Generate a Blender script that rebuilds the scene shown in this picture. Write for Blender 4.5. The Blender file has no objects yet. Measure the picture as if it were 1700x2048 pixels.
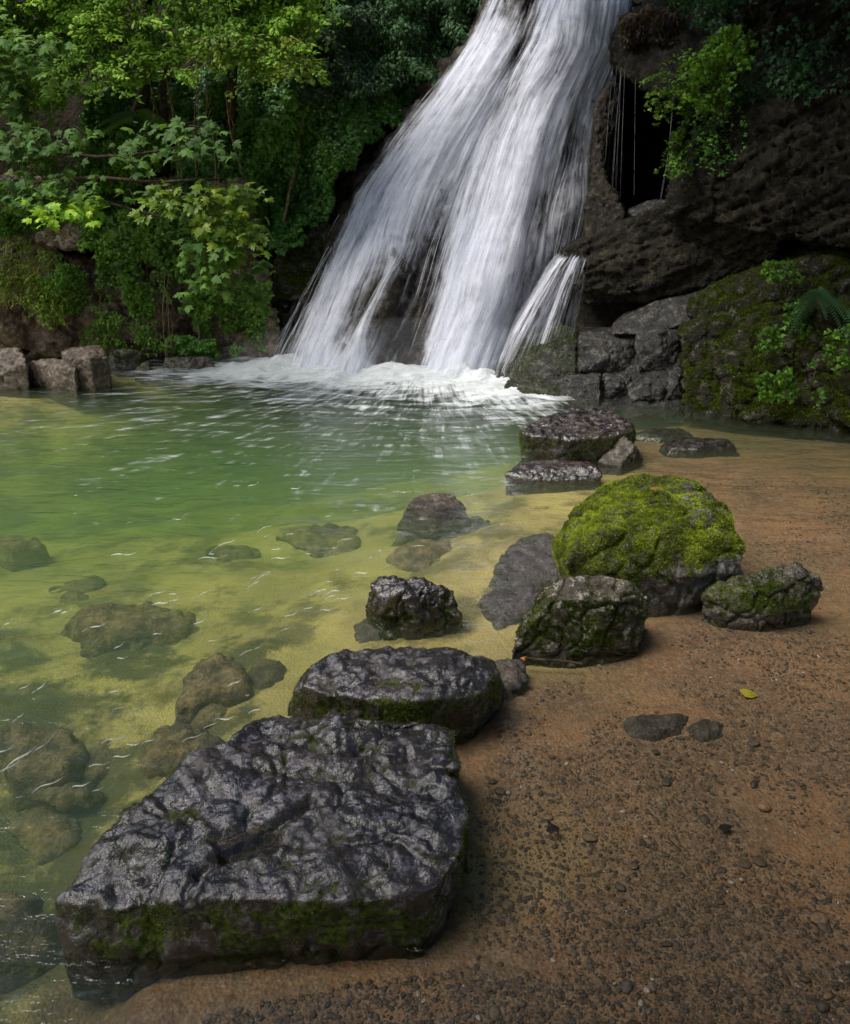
import bpy, bmesh, math, random
import numpy as np
from mathutils import Vector

scene = bpy.context.scene
R = math.radians
rng = np.random.default_rng(7)
random.seed(7)

# ------------------------------------------------------------------ camera
F_PX = 1607.0
CAM_H = 1.6
PITCH = R(21.8)
cam_d = bpy.data.cameras.new('camera')
cam = bpy.data.objects.new('camera', cam_d)
scene.collection.objects.link(cam)
cam_d.sensor_fit = 'VERTICAL'
cam_d.angle = 2 * math.atan(1024 / F_PX)
cam_d.clip_start = 0.05
cam_d.clip_end = 300
cam.location = (0, 0, CAM_H)
cam.rotation_euler = (math.pi / 2 - PITCH, 0, 0)
scene.camera = cam

# ------------------------------------------------------------------ light
SUN_ELEV, SUN_AZ = R(58), R(-112)       # azimuth measured from +Y (view direction) towards +X
world = bpy.data.worlds.new('World')
scene.world = world
world.use_nodes = True
wn = world.node_tree
wn.nodes.clear()
sky = wn.nodes.new('ShaderNodeTexSky')
sky.sky_type = 'NISHITA'
sky.sun_disc = False
sky.sun_elevation = SUN_ELEV
sky.sun_rotation = SUN_AZ
sky.air_density = 1.1
sky.dust_density = 0.4
sky.ozone_density = 5.0
bg = wn.nodes.new('ShaderNodeBackground')
bg.inputs[1].default_value = 0.12
wo = wn.nodes.new('ShaderNodeOutputWorld')
wn.links.new(sky.outputs[0], bg.inputs[0])
wn.links.new(bg.outputs[0], wo.inputs[0])
sun_d = bpy.data.lights.new('sun', 'SUN')
sun_d.energy = 3.9
sun_d.angle = R(38)
sun_d.color = (1.0, 0.93, 0.80)
sun = bpy.data.objects.new('sun', sun_d)
scene.collection.objects.link(sun)
sdir = Vector((math.sin(SUN_AZ) * math.cos(SUN_ELEV), math.cos(SUN_AZ) * math.cos(SUN_ELEV), math.sin(SUN_ELEV)))
sun.rotation_euler = sdir.to_track_quat('Z', 'Y').to_euler()
scene.view_settings.view_transform = 'Standard'
scene.view_settings.look = 'None'
scene.view_settings.exposure = 0.5
scene.view_settings.gamma = 1.0
cy = scene.cycles
cy.use_denoising = True
cy.max_bounces = 8
cy.diffuse_bounces = 3
cy.glossy_bounces = 3
cy.transmission_bounces = 4
cy.volume_bounces = 1
cy.transparent_max_bounces = 24
cy.sample_clamp_indirect = 4.0
cy.use_adaptive_sampling = True
cy.adaptive_threshold = 0.015

# ------------------------------------------------------------------ pixel -> world
cp, sp = math.cos(PITCH), math.sin(PITCH)
def ray(px, py):
    px = np.asarray(px, float); py = np.asarray(py, float)
    a = (px - 850) / F_PX; b = -(py - 1024) / F_PX
    return a, cp + b * sp, -sp + b * cp          # x, y, z
def atz(px, py, z=0.0):
    a, y, zz = ray(px, py)
    t = (z - CAM_H) / zz
    return np.stack([a * t, y * t, CAM_H + zz * t], -1)
def aty(px, py, Y):
    a, y, zz = ray(px, py)
    t = np.asarray(Y, float) / y
    return np.stack([a * t, y * t, CAM_H + zz * t], -1)

# ------------------------------------------------------------------ numpy noise
_g = np.random.default_rng(11).normal(size=(256, 3)); _g /= np.linalg.norm(_g, axis=1)[:, None]
_perm = np.random.default_rng(12).permutation(256).astype(np.int64)
def _h(i, j, k, s):
    return _perm[(_perm[(_perm[(i + s * 17) & 255] + j) & 255] + k + s * 5) & 255]
def pn(p, seed=0):
    p = np.asarray(p, float)
    f = np.floor(p).astype(np.int64); u = p - f
    w = u * u * u * (u * (u * 6 - 15) + 10)
    out = 0
    for dx in (0, 1):
        wx = w[:, 0] if dx else 1 - w[:, 0]
        for dy in (0, 1):
            wy = w[:, 1] if dy else 1 - w[:, 1]
            for dz in (0, 1):
                wz = w[:, 2] if dz else 1 - w[:, 2]
                g = _g[_h(f[:, 0] + dx, f[:, 1] + dy, f[:, 2] + dz, seed)]
                d = g[:, 0] * (u[:, 0] - dx) + g[:, 1] * (u[:, 1] - dy) + g[:, 2] * (u[:, 2] - dz)
                out = out + wx * wy * wz * d
    return out * 1.6
def fbm(p, octv=4, gain=0.5, seed=0):
    a, s, o = 1.0, 0, 0; p = np.asarray(p, float)
    for i in range(octv):
        o = o + a * pn(p * 2.03 ** i + i * 7.1, seed + i); s += a; a *= gain
    return o / s
def worley(p, seed=0, ident=False):
    f = np.floor(p).astype(np.int64); u = p - f
    b1 = np.full(len(p), 9.0); b2 = b1.copy(); idn = np.zeros(len(p), np.int64)
    for dx in (-1, 0, 1):
        for dy in (-1, 0, 1):
            for dz in (-1, 0, 1):
                h = _h(f[:, 0] + dx, f[:, 1] + dy, f[:, 2] + dz, seed)
                q = _g[h] * 0.45 + 0.5 + np.array([dx, dy, dz]) - u
                d = (q * q).sum(1)
                idn = np.where(d < b1, h, idn)
                b2 = np.minimum(b2, np.maximum(b1, d)); b1 = np.minimum(b1, d)
    return (np.sqrt(b1), np.sqrt(b2), idn / 255.0) if ident else (np.sqrt(b1), np.sqrt(b2))
def sstep(a, b, x):
    t = np.clip((x - a) / (b - a), 0, 1); return t * t * (3 - 2 * t)
def lerp(a, b, t): return a + (b - a) * t

# ------------------------------------------------------------------ mesh helpers
def link(o, parent=None):
    scene.collection.objects.link(o)
    if parent is not None: o.parent = parent
    return o
def tag(o, label=None, cat=None, group=None, kind=None):
    if label: o['label'] = label
    if cat: o['category'] = cat
    if group: o['group'] = group
    if kind: o['kind'] = kind
    return o
def mesh_data(name, V, F, attrs=None, smooth=True, uv=None):
    """V (n,3); F (m,k) uniform int array"""
    V = np.ascontiguousarray(V, np.float32); F = np.asarray(F, np.int32)
    me = bpy.data.meshes.new(name)
    m, k = F.shape
    me.vertices.add(len(V)); me.vertices.foreach_set('co', V.ravel())
    me.loops.add(m * k); me.loops.foreach_set('vertex_index', F.ravel())
    me.polygons.add(m)
    me.polygons.foreach_set('loop_start', np.arange(0, m * k, k, dtype=np.int32))
    me.polygons.foreach_set('use_smooth', np.full(m, smooth))
    me.update(calc_edges=True)
    if attrs:
        for a, v in attrs.items():
            v = np.asarray(v, np.float32)
            if v.ndim == 1:
                at = me.attributes.new(a, 'FLOAT', 'POINT'); at.data.foreach_set('value', v)
            else:
                at = me.attributes.new(a, 'FLOAT_VECTOR', 'POINT'); at.data.foreach_set('vector', v.ravel())
    return me
def put(name, me, mat, parent=None, loc=None):
    if mat is not None and len(me.materials) == 0: me.materials.append(mat)
    o = bpy.data.objects.new(name, me)
    if loc is not None: o.location = loc
    return link(o, parent)
def empty(name, loc, label, cat, group=None):
    o = bpy.data.objects.new(name, None); o.location = loc; o.empty_display_size = .1
    link(o); tag(o, label, cat, group); return o
def recentre(V, base):
    return V - np.asarray(base)[None, :]
def thing_mesh(name, V, F, mat, base, label, cat, group=None, attrs=None, parent=None):
    me = mesh_data(name, V - np.asarray(base, float), F, attrs)
    o = put(name, me, mat, parent, loc=base)
    if parent is None: tag(o, label, cat, group)
    return o
def tri_normals(V, F):
    a, b, c = V[F[:, 0]], V[F[:, 1]], V[F[:, 2]]
    if F.shape[1] == 4:
        n = np.cross(V[F[:, 2]] - a, V[F[:, 3]] - b)
    else:
        n = np.cross(b - a, c - a)
    N = np.zeros_like(V)
    for i in range(F.shape[1]):
        for j in range(3): N[:, j] += np.bincount(F[:, i], n[:, j], len(V))
    return N / (np.linalg.norm(N, axis=1)[:, None] + 1e-12)
def edges_of(F):
    k = F.shape[1]
    e = np.concatenate([np.stack([F[:, i], F[:, (i + 1) % k]], 1) for i in range(k)])
    return np.unique(np.sort(e, 1), axis=0)
def smooth_mesh(V, F, it, lam=0.6):
    if it <= 0: return V
    E = edges_of(F); n = len(V)
    deg = np.bincount(E.ravel(), minlength=n)[:, None]
    for _ in range(it):
        S = np.stack([np.bincount(E[:, 0], V[E[:, 1], j], n) + np.bincount(E[:, 1], V[E[:, 0], j], n) for j in range(3)], 1)
        V = V + lam * (S / deg - V)
    return V
def hull(P):
    bm = bmesh.new()
    for p in P: bm.verts.new(p)
    r = bmesh.ops.convex_hull(bm, input=bm.verts[:])
    junk = [g for g in r['geom_interior'] + r['geom_unused'] if isinstance(g, bmesh.types.BMVert) and g.is_valid]
    bmesh.ops.delete(bm, geom=list(set(junk)), context='VERTS')
    bmesh.ops.triangulate(bm, faces=bm.faces[:])
    bmesh.ops.recalc_face_normals(bm, faces=bm.faces[:])
    bm.verts.ensure_lookup_table(); bm.verts.index_update()
    V = np.array([v.co[:] for v in bm.verts]); F = np.array([[v.index for v in f.verts] for f in bm.faces])
    bm.free(); return V, F
def remesh_union(parts, vox):
    off = 0; Vs, Fs = [], []
    for V, F in parts:
        Vs.append(V); Fs.append(F + off); off += len(V)
    me = mesh_data('tmp', np.concatenate(Vs), np.concatenate(Fs), smooth=False)
    o = bpy.data.objects.new('tmp', me); scene.collection.objects.link(o)
    md = o.modifiers.new('r', 'REMESH'); md.mode = 'VOXEL'; md.voxel_size = vox
    dg = bpy.context.evaluated_depsgraph_get(); dg.update()
    ev = o.evaluated_get(dg); m2 = ev.to_mesh()
    V = np.empty(len(m2.vertices) * 3, np.float32); m2.vertices.foreach_get('co', V)
    n = len(m2.loops); L = np.empty(n, np.int32); m2.loops.foreach_get('vertex_index', L)
    ev.to_mesh_clear()
    bpy.data.objects.remove(o); bpy.data.meshes.remove(me)
    return V.reshape(-1, 3).astype(float), L.reshape(-1, 4)
def rockify(V, F, seed=0, size=0.3, lo=0.12, bill=0.05, bf=6.0, crack=0.0, cf=4.0, strata=0.0, sf=9.0, sdir=(0, 0, 1),
            pit=0.0, pf=20.0, fine=0.02, sm=3, facet=0.0, terr=0.0, tf=1.6, tn=4.0, side=1.0, lobe=0.0, lf=3.0, lo2=.25, aniso=0.0):
    """lo/bill/... amplitudes are relative to size, frequencies to 1/size"""
    V = smooth_mesh(V, F, sm)
    N = tri_normals(V, F); s = size
    P = V + seed * 3.7
    d = lo * s * fbm(P / s * 1.3, 3, seed=seed)
    if facet:
        f1, f2 = worley(P / s * 2.2 + 0.25 * np.stack([pn(P / s * 3, 5), pn(P / s * 3, 6), pn(P / s * 3, 7)], 1), seed)
        d -= facet * s * sstep(0.12, 0.0, f2 - f1) + facet * s * 0.6 * (f1 - .4)
    V = V + N * d[:, None]
    N = tri_normals(V, F)
    if aniso:
        a_ = np.array(sdir, float); a_ /= np.linalg.norm(a_); P = P + aniso * (P @ a_)[:, None] * a_ + .15 * s * np.stack([pn(P / s, 35), pn(P / s, 36), pn(P / s, 37)], 1)
    d = np.zeros(len(V)); tc = 1.0
    if terr:
        Q = P / s * tf; Q = Q + .35 * np.stack([pn(Q * 1.7, 15), pn(Q * 1.7, 16), pn(Q * 1.7, 17)], 1)
        h = (fbm(Q, 3, .45, seed=seed + 20) + .5) * tn; fl_ = np.floor(h); fr_ = h - fl_
        d += terr * s * (fl_ + sstep(.30, .62, fr_) - tn * .5 + .25 * fr_)
        tc = 1 - sstep(.16, .30, fr_) * sstep(.44, .32, fr_)
    sd = np.array(sdir, float); sd /= np.linalg.norm(sd)
    if strata:
        q = V @ sd * sf / s + 0.9 * fbm(P / s * 1.5, 3, seed=seed + 4)
        fr = q - np.floor(q)
        lay = pn(np.stack([np.floor(q) * 1.37, P[:, 0] / s * 1.1, P[:, 1] / s * 1.1], 1), seed + 9)
        vert = 1 - np.abs(N @ sd) ** 2
        d += strata * s * vert * (lay * 1.2 - 0.9 * (sstep(0.16, 0.0, fr) + sstep(0.88, 1.0, fr)))
    b1 = np.abs(pn(P / s * bf + 0.4 * np.stack([pn(P / s * bf * .7, 1), pn(P / s * bf * .7, 2), pn(P / s * bf * .7, 3)], 1), seed + 1))
    b2 = np.abs(pn(P / s * bf * 2.3, seed + 2))
    cav = np.clip(b1 * 2.2, 0, 1) * tc
    d += bill * s * (np.minimum(b1 * 2.4, 1) ** .6 - .5) + bill * 0.3 * s * (b2 * 2 - .5)
    if crack:
        c = np.abs(pn(P / s * cf, seed + 3) + .35 * pn(P / s * cf * 3, seed + 5))
        ck = sstep(0.09, 0.0, c); d -= crack * s * ck; cav = cav * (1 - ck)
    if lobe:
        W = np.stack([pn(P / s * 4, 25), pn(P / s * 4, 26), pn(P / s * 4, 27)], 1)
        for k, (fq, am) in enumerate(((lf, 1.0), (lf * 2.3, lo2))):
            f1, f2, ci = worley(P / s * fq * [1, 1, .6] + .38 * W + .12 * np.stack([pn(P / s * 15, 28), pn(P / s * 15, 29), 0 * d], 1), seed + 11 + k, True)
            e = np.clip((f2 - f1) * 2.6, 0, 1)
            d += lobe * s * am * ((ci - .5) * 1.2 * sstep(.0, .35, e) + .75 * np.sqrt(e) - .5)
            cav = cav * (sstep(.02, .30, e) if k == 0 else 1)
        d += lobe * s * .35 * np.where(fbm(P / s * 6, 3, seed=seed + 13) > .12, .5, 0)
    if pit:
        f1, _ = worley(P / s * pf, seed + 6); d += pit * s * (f1 - .5)
    d += fine * s * fbm(P / s * 14, 3, .6, seed=seed + 8)
    if side != 1.0: d = d * lerp(side, 1.0, sstep(.25, .65, N[:, 2]))
    V = V + N * d[:, None]
    return V, cav

# ------------------------------------------------------------------ materials
def nt(name):
    m = bpy.data.materials.new(name); m.use_nodes = True
    t = m.node_tree; t.nodes.clear()
    return m, t
class NB:
    """small node builder"""
    def __init__(s, t): s.t = t
    def n(s, typ, **kw):
        nd = s.t.nodes.new(typ)
        for k, v in kw.items(): setattr(nd, k, v)
        return nd
    def set(s, sock, v):
        if isinstance(v, bpy.types.NodeSocket): s.t.links.new(v, sock)
        elif v is not None:
            if isinstance(v, (tuple, list)) and len(v) == 3 and sock.type == 'RGBA': v = (*v, 1)
            sock.default_value = v
    def math(s, op, a, b=None, c=None, clamp=False):
        nd = s.n('ShaderNodeMath', operation=op, use_clamp=clamp)
        s.set(nd.inputs[0], a)
        if b is not None: s.set(nd.inputs[1], b)
        if c is not None: s.set(nd.inputs[2], c)
        return nd.outputs[0]
    def noise(s, vec, scale, detail=4, rough=.55, dist=0.0, dims='3D'):
        nd = s.n('ShaderNodeTexNoise', noise_dimensions=dims)
        s.set(nd.inputs['Vector'], vec)
        for k, v in (('Scale', scale), ('Detail', detail), ('Roughness', rough), ('Distortion', dist)): s.set(nd.inputs[k], v)
        return nd.outputs[0]
    def vor(s, vec, scale, feature='F1', out=0):
        nd = s.n('ShaderNodeTexVoronoi', feature=feature)
        s.set(nd.inputs['Vector'], vec); s.set(nd.inputs['Scale'], scale)
        return nd.outputs[out]
    def mix(s, f, a, b):
        nd = s.n('ShaderNodeMix', data_type='RGBA')
        s.set(nd.inputs[0], f); s.set(nd.inputs[6], a); s.set(nd.inputs[7], b)
        return nd.outputs[2]
    def ss(s, x, a, b, lo=0.0, hi=1.0):
        nd = s.n('ShaderNodeMapRange', interpolation_type='SMOOTHSTEP')
        s.set(nd.inputs[0], x)
        for i, v in enumerate((a, b, lo, hi)): s.set(nd.inputs[i + 1], v)
        return nd.outputs[0]
    def attr(s, name):
        nd = s.n('ShaderNodeAttribute', attribute_name=name); return nd
    def ramp(s, f, stops):
        nd = s.n('ShaderNodeValToRGB'); s.set(nd.inputs[0], f)
        e = nd.color_ramp.elements
        while len(e) < len(stops): e.new(.5)
        for i, (p, c) in enumerate(stops): e[i].position = p; e[i].color = (*c, 1)
        return nd.outputs[0]
    def bump(s, h, dist, strength=1.0, nrm=None):
        nd = s.n('ShaderNodeBump'); s.set(nd.inputs['Height'], h)
        s.set(nd.inputs['Distance'], dist); s.set(nd.inputs['Strength'], strength)
        if nrm is not None: s.set(nd.inputs['Normal'], nrm)
        return nd.outputs[0]
    def pos(s): return s.n('ShaderNodeNewGeometry').outputs['Position']
    def sep(s, v):
        nd = s.n('ShaderNodeSeparateXYZ'); s.set(nd.inputs[0], v); return nd.outputs
    def mapping(s, v, scale):
        nd = s.n('ShaderNodeVectorMath', operation='MULTIPLY'); s.set(nd.inputs[0], v); nd.inputs[1].default_value = scale
        return nd.outputs[0]

def mat_rock(name, dark=(.03, .028, .026), light=(.14, .125, .11), moss=0.0, moss_col=((.02, .035, .006), (.09, .13, .015)),
             wet=0.5, scale=1.0, lichen_sheen=0.25, moss_up=0.6, moss_side=0.0, stain=None, waterline=True, lichen_sheen_col=(.3, .29, .27), bump=1.0, cavw=.55, spec=1.0):
    m, t = nt(name); b = NB(t)
    p = b.pos(); geo = b.n('ShaderNodeNewGeometry')
    nz = b.sep(geo.outputs['Normal'])[2]
    n1 = b.noise(p, 3.0 * scale, 6, .6)
    n2 = b.noise(p, 14.0 * scale, 6, .65)
    n3 = b.noise(p, 60.0 * scale, 4, .6)
    f = b.ss(b.math('ADD', b.math('MULTIPLY', n1, .5), b.math('MULTIPLY', n2, .5)), .36, .66)
    col = b.mix(f, dark, light)
    if stain:
        col = b.mix(b.math('MULTIPLY', b.ss(b.noise(p, 5 * scale, 4, .6), .45, .65), .8), col, stain)
    lf = b.ss(b.math('ADD', n2, b.math('MULTIPLY', b.math('SUBTRACT', n3, .5), .5)), .53, .62)
    col = b.mix(b.math('MULTIPLY', lf, lichen_sheen), col, lichen_sheen_col)  # pale lichen patches; on rock_wet their tint is also a painted sheen
    col = b.mix(b.ss(n3, .35, .6, .45, 0), col, (dark[0] * .5, dark[1] * .5, dark[2] * .5))
    cav = b.attr('cav').outputs['Fac']
    mo = b.attr('moss').outputs['Fac']
    mf = b.math('MULTIPLY', nz, moss_up)
    mf = b.math('ADD', mf, b.math('MULTIPLY', b.math('SUBTRACT', 1.0, b.math('ABSOLUTE', nz)), moss_side))
    mf = b.math('ADD', mf, b.math('MULTIPLY', b.math('SUBTRACT', n1, .5), 1.6))
    mf = b.math('ADD', mf, b.math('MULTIPLY', b.math('SUBTRACT', n2, .5), 1.4))
    mf = b.math('ADD', mf, b.math('MULTIPLY', b.math('SUBTRACT', .5, cav), cavw))
    mf = b.math('ADD', b.math('ADD', mf, moss - 1.0), mo)
    mf = b.ss(mf, -.12, .18)
    mcol = b.mix(b.ss(b.noise(p, 45 * scale, 4, .7), .35, .65), moss_col[0], moss_col[1])
    mcol = b.mix(b.ss(n2, .3, .7), mcol, b.mix(.5, mcol, moss_col[0]))
    col = b.mix(mf, col, mcol)
    if waterline:
        z = b.sep(p)[2]
        wl = b.ss(b.math('ADD', z, b.math('MULTIPLY', b.math('SUBTRACT', n2, .5), .05)), .0, .05, .55, 0.0)
        col = b.mix(wl, col, (.012, .012, .008))
    pr = b.n('ShaderNodeBsdfPrincipled')
    b.set(pr.inputs['Base Color'], col)
    ro = b.ss(b.noise(p, 9 * scale, 5, .6), .42, .66, .62 - .47 * wet, .85 - .50 * wet)
    ro = b.math('ADD', ro, b.math('MULTIPLY', b.ss(b.noise(p, 3.5 * scale, 4, .6), .50, .66), .28 * wet))
    ro = b.math('ADD', ro, b.math('MULTIPLY', mf, .5), clamp=True)
    b.set(pr.inputs['Roughness'], ro)
    sp_ = b.math('SUBTRACT', (.5 + .35 * wet) * spec, b.math('MULTIPLY', mf, (.4 + .3 * wet) * spec), clamp=True)
    b.set(pr.inputs['Specular IOR Level'], sp_)
    h = b.math('ADD', b.math('MULTIPLY', n3, .45), b.math('MULTIPLY', n2, .8))
    h = b.math('ADD', h, b.math('MULTIPLY', b.ss(b.vor(p, 55 * scale), .0, .35), .10))
    h = b.math('ADD', h, b.math('MULTIPLY', b.noise(p, 220 * scale, 3, .6), b.math('ADD', .12, b.math('MULTIPLY', mf, .5))))
    b.set(pr.inputs['Normal'], b.bump(h, .035 / scale * bump, .8))
    o = b.n('ShaderNodeOutputMaterial'); t.links.new(pr.outputs[0], o.inputs[0])
    return m

def mat_leaf(name, stops, trans=.35, rough=.45, spec=.35):
    m, t = nt(name); b = NB(t)
    r = b.attr('rnd').outputs['Fac']
    n = b.noise(b.pos(), 2.2, 3)
    f = b.math('ADD', b.math('MULTIPLY', r, .75), b.math('MULTIPLY', b.math('SUBTRACT', n, .5), .7), clamp=True)
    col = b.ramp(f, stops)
    pr = b.n('ShaderNodeBsdfPrincipled')
    b.set(pr.inputs['Base Color'], col); pr.inputs['Roughness'].default_value = rough
    pr.inputs['Specular IOR Level'].default_value = spec
    tr = b.n('ShaderNodeBsdfTranslucent')
    b.set(tr.inputs[0], b.mix(.35, col, (.25, .4, .02)))
    mx = b.n('ShaderNodeMixShader'); mx.inputs[0].default_value = trans
    t.links.new(pr.outputs[0], mx.inputs[1]); t.links.new(tr.outputs[0], mx.inputs[2])
    o = b.n('ShaderNodeOutputMaterial'); t.links.new(mx.outputs[0], o.inputs[0])
    return m
def mat_simple(name, c1, c2, rough=.7, scale=20, spec=.4, bump=.004):
    m, t = nt(name); b = NB(t); p = b.pos()
    n = b.noise(p, scale, 5, .6)
    pr = b.n('ShaderNodeBsdfPrincipled')
    b.set(pr.inputs['Base Color'], b.mix(b.ss(n, .35, .65), c1, c2)); pr.inputs['Roughness'].default_value = rough
    pr.inputs['Specular IOR Level'].default_value = spec
    b.set(pr.inputs['Normal'], b.bump(b.noise(p, scale * 2.5, 4, .6), bump))
    o = b.n('ShaderNodeOutputMaterial'); t.links.new(pr.outputs[0], o.inputs[0])
    return m
#@@PART2
# ------------------------------------------------------------------ pool bed
BEDP = [(1200,1500,-.03),(1600,1500,-.03),(1200,1900,-.035),(1600,1900,-.03),(1000,1700,-.05),(1000,2000,-.04),(1400,1300,-.015),
 (1600,1050,-.02),(1500,950,-.03),(1350,950,-.03),(1650,880,-.12),(1350,870,-.1),(1500,850,-.2),(1200,800,-.3),(1050,1380,-.03),
 (1000,1480,-.03),(950,1620,-.04),(900,1280,-.10),(800,1270,-.12),(960,1200,-.13),(1060,1000,-.12),(1000,1090,-.12),(940,960,-.3),
 (1000,870,-.5),(650,1350,-.22),(600,1250,-.28),(560,1400,-.2),(450,1500,-.22),(330,1560,-.25),(300,1400,-.32),(200,1650,-.28),
 (100,1500,-.45),(50,1700,-.5),(120,1950,-.3),(300,2000,-.10),(20,2040,-.3),(400,1960,-.06),(500,1950,-.05),(700,1960,-.045),(300,1200,-.4),
 (500,1100,-.4),(750,1080,-.3),(100,1150,-.45),(0,1000,-.6),(300,1000,-.55),(600,1000,-.5),(800,980,-.4),(700,900,-.7),(400,900,-.85),
 (100,900,-.85),(900,880,-.65),(600,820,-1.15),(300,820,-1.1),(850,800,-1.15),(50,830,-.7),(500,770,-1.2),(100,790,-.35),(250,760,-.4),
 (350,735,-.1),(250,735,-.02),(450,725,-.2),(-40,765,-.03),(60,778,-.02),(700,745,-1.3),(1000,790,-.8),(1130,1180,-.07),(1090,1100,-.1),(1080,950,-.16),(1160,960,-.05),(1000,1250,-.1),(950,1310,-.08),(1010,1200,-.1)]
_bp = np.array(BEDP, float); _bxy = atz(_bp[:, 0], _bp[:, 1])[:, :2]; _bz = _bp[:, 2]
_bxy = np.vstack([_bxy, [[1.5, 0], [-1, 0], [0, -2], [3, 2], [-4, 1], [-4, 3.5], [-6, 6]]]); _bz = np.append(_bz, [-.03, -.15, -.03, -.02, -.4, -.6, -.5])
def bed_z(x, y):
    x = np.ravel(x); y = np.ravel(y); out = np.empty(len(x))
    for i in range(0, len(x), 20000):
        xx, yy = x[i:i + 20000], y[i:i + 20000]
        d2 = (xx[:, None] - _bxy[None, :, 0]) ** 2 + (yy[:, None] - _bxy[None, :, 1]) ** 2
        w = 1 / (d2 + .004 * (1 + yy[:, None] ** 2)) ** 2
        out[i:i + 20000] = (w * _bz * np.where(_bz < -.09, np.where(_bz < -.6, .66, .62), 1)).sum(1) / w.sum(1)
    q = np.stack([x, y, 0 * x], 1)
    out = out + .03 * fbm(q * 1.7, 3, seed=3) * sstep(-.08, -.3, out) + .006 * fbm(q * 4, 2, seed=4)
    out = np.where(out > -.012, -.012 + (out + .012) * .3, out)
    rise = np.maximum.reduce([sstep(8.9, 10, y) * 1.5, sstep(4.6, 6, x) * 1.6, sstep(-7.5, -9, x) * 1.6, sstep(-1.5, -3.5, y) * 1.0])
    return out + rise + np.maximum(0, -y - 3) * .35 + np.maximum(0, np.abs(x) - 8) * .4
def axis(parts):
    a = [np.arange(s, e, st) for s, e, st in parts]
    return np.append(np.concatenate(a), parts[-1][1])
def gridmesh(xs, ys):
    X, Y = np.meshgrid(xs, ys); n, m = len(ys), len(xs)
    i = np.arange(n * m).reshape(n, m)
    F = np.stack([i[:-1, :-1], i[:-1, 1:], i[1:, 1:], i[1:, :-1]], -1).reshape(-1, 4)
    return X.ravel(), Y.ravel(), F
xs = axis([(-30, -9, 1.5), (-9, -4, .12), (-4, 4, .035), (4, 9, .12), (9, 30, 1.5)])
ys = axis([(-30, -3, 1.5), (-3, .6, .12), (.6, 5, .035), (5, 10, .07), (10, 30, 1.5)])
bx, by, bF = gridmesh(xs, ys)
bz = bed_z(bx, by)
# coarse brown gravel lies on the shallow shelf, pale silt in the pool
_shelf = sstep(-.075, -.035, bz) * sstep(-1.2, 0.0, bx + .05 * by)
_shelf = np.maximum(_shelf, np.maximum(sstep(1.0, 1.35, bx - .04 * by), sstep(1.5, 1.32, by) * sstep(-1.0, -.75, bx)))
_weed = np.zeros(len(bx))
for _px, _py, _r in ((60, 1480, .6), (40, 1660, .5), (40, 1850, .45), (170, 1640, .3), (330, 1400, .2), (480, 1230, .25), (-40, 1350, .6), (230, 1510, .2), (250, 1215, .35), (150, 1740, .16), (440, 1370, .2), (-60, 1200, .4)):
    _c = atz(_px, _py); _weed = np.maximum(_weed, np.exp(-((bx - _c[0]) ** 2 + ((by - _c[1]) * 1.3) ** 2) / _r ** 2))
def mat_bed():
    m, t = nt('bed_sand'); b = NB(t); p = b.pos()
    g = b.attr('shelf').outputs['Fac']; wd = b.attr('weed').outputs['Fac']
    n1 = b.noise(p, 2.2, 5, .6); n2 = b.noise(p, 28, 5, .7); n3 = b.noise(p, 140, 4, .7); gr = b.vor(p, 95)
    silt = b.mix(b.ss(n1, .3, .7), (.52, .39, .15), (.32, .24, .10))
    silt = b.mix(b.ss(b.noise(p, 2.6, 6, .68), .47, .62, 0, .85), silt, (.11, .09, .035))
    silt = b.mix(b.ss(b.math('ADD', b.math('MULTIPLY', wd, .8), b.math('MULTIPLY', b.math('SUBTRACT', b.noise(p, 6, 6, .7), .5), 2.2)), .3, .75, 0, .88), silt, (.045, .042, .016))
    sand = b.mix(b.ss(n1, .3, .65), (.265, .125, .052), (.12, .063, .033))
    sand = b.mix(b.ss(n2, .48, .66, 0, .75), sand, (.09, .06, .042))
    sand = b.mix(b.ss(b.vor(p, 60, out=1), .0, 1.0, 0, .55), sand, b.mix(b.ss(n3, .3, .7), (.10, .07, .05), (.45, .30, .18)))
    pr = b.n('ShaderNodeBsdfPrincipled')
    b.set(pr.inputs['Base Color'], b.mix(g, silt, sand)); pr.inputs['Roughness'].default_value = .75
    h = b.math('ADD', b.math('MULTIPLY', n2, 1.0), b.math('MULTIPLY', gr, .5))
    b.set(pr.inputs['Normal'], b.bump(h, .012, .8))
    o = b.n('ShaderNodeOutputMaterial'); t.links.new(pr.outputs[0], o.inputs[0]); return m
put('pool_bed', mesh_data('pool_bed', np.stack([bx, by, bz], 1), bF, {'shelf': _shelf, 'weed': _weed}), mat_bed())['kind'] = 'structure'

# ------------------------------------------------------------------ water
IMP = atz(np.array([585, 640, 720, 800, 860, 930, 1000, 1020]), np.array([738, 745, 752, 755, 757, 762, 772, 778]))[:, :2]
def imp_dist(x, y):
    d = np.full(len(x), 99.0)
    for a, c in zip(IMP[:-1], IMP[1:]):
        ab = c - a; t = np.clip(((x - a[0]) * ab[0] + (y - a[1]) * ab[1]) / (ab @ ab), 0, 1)
        d = np.minimum(d, np.hypot(x - a[0] - t * ab[0], y - a[1] - t * ab[1]))
    return d
xs = axis([(-8.4, -4.5, .2), (-4.5, 2.0, .03), (2.0, 5.4, .2)])
ys = axis([(-2.4, .9, .2), (.9, 5, .05), (5, 8.2, .03), (8.2, 9.6, .1)])
wx, wy, wF = gridmesh(xs, ys)
idist = imp_dist(wx, wy)
cx_, cy_ = atz(860, 740)[:2]
ang = np.arctan2(wy - cy_, wx - cx_); rad = np.hypot(wx - cx_, wy - cy_)
qq = np.stack([wx, wy, 0 * wx], 1)
amp = np.exp(-idist / .55)
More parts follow.
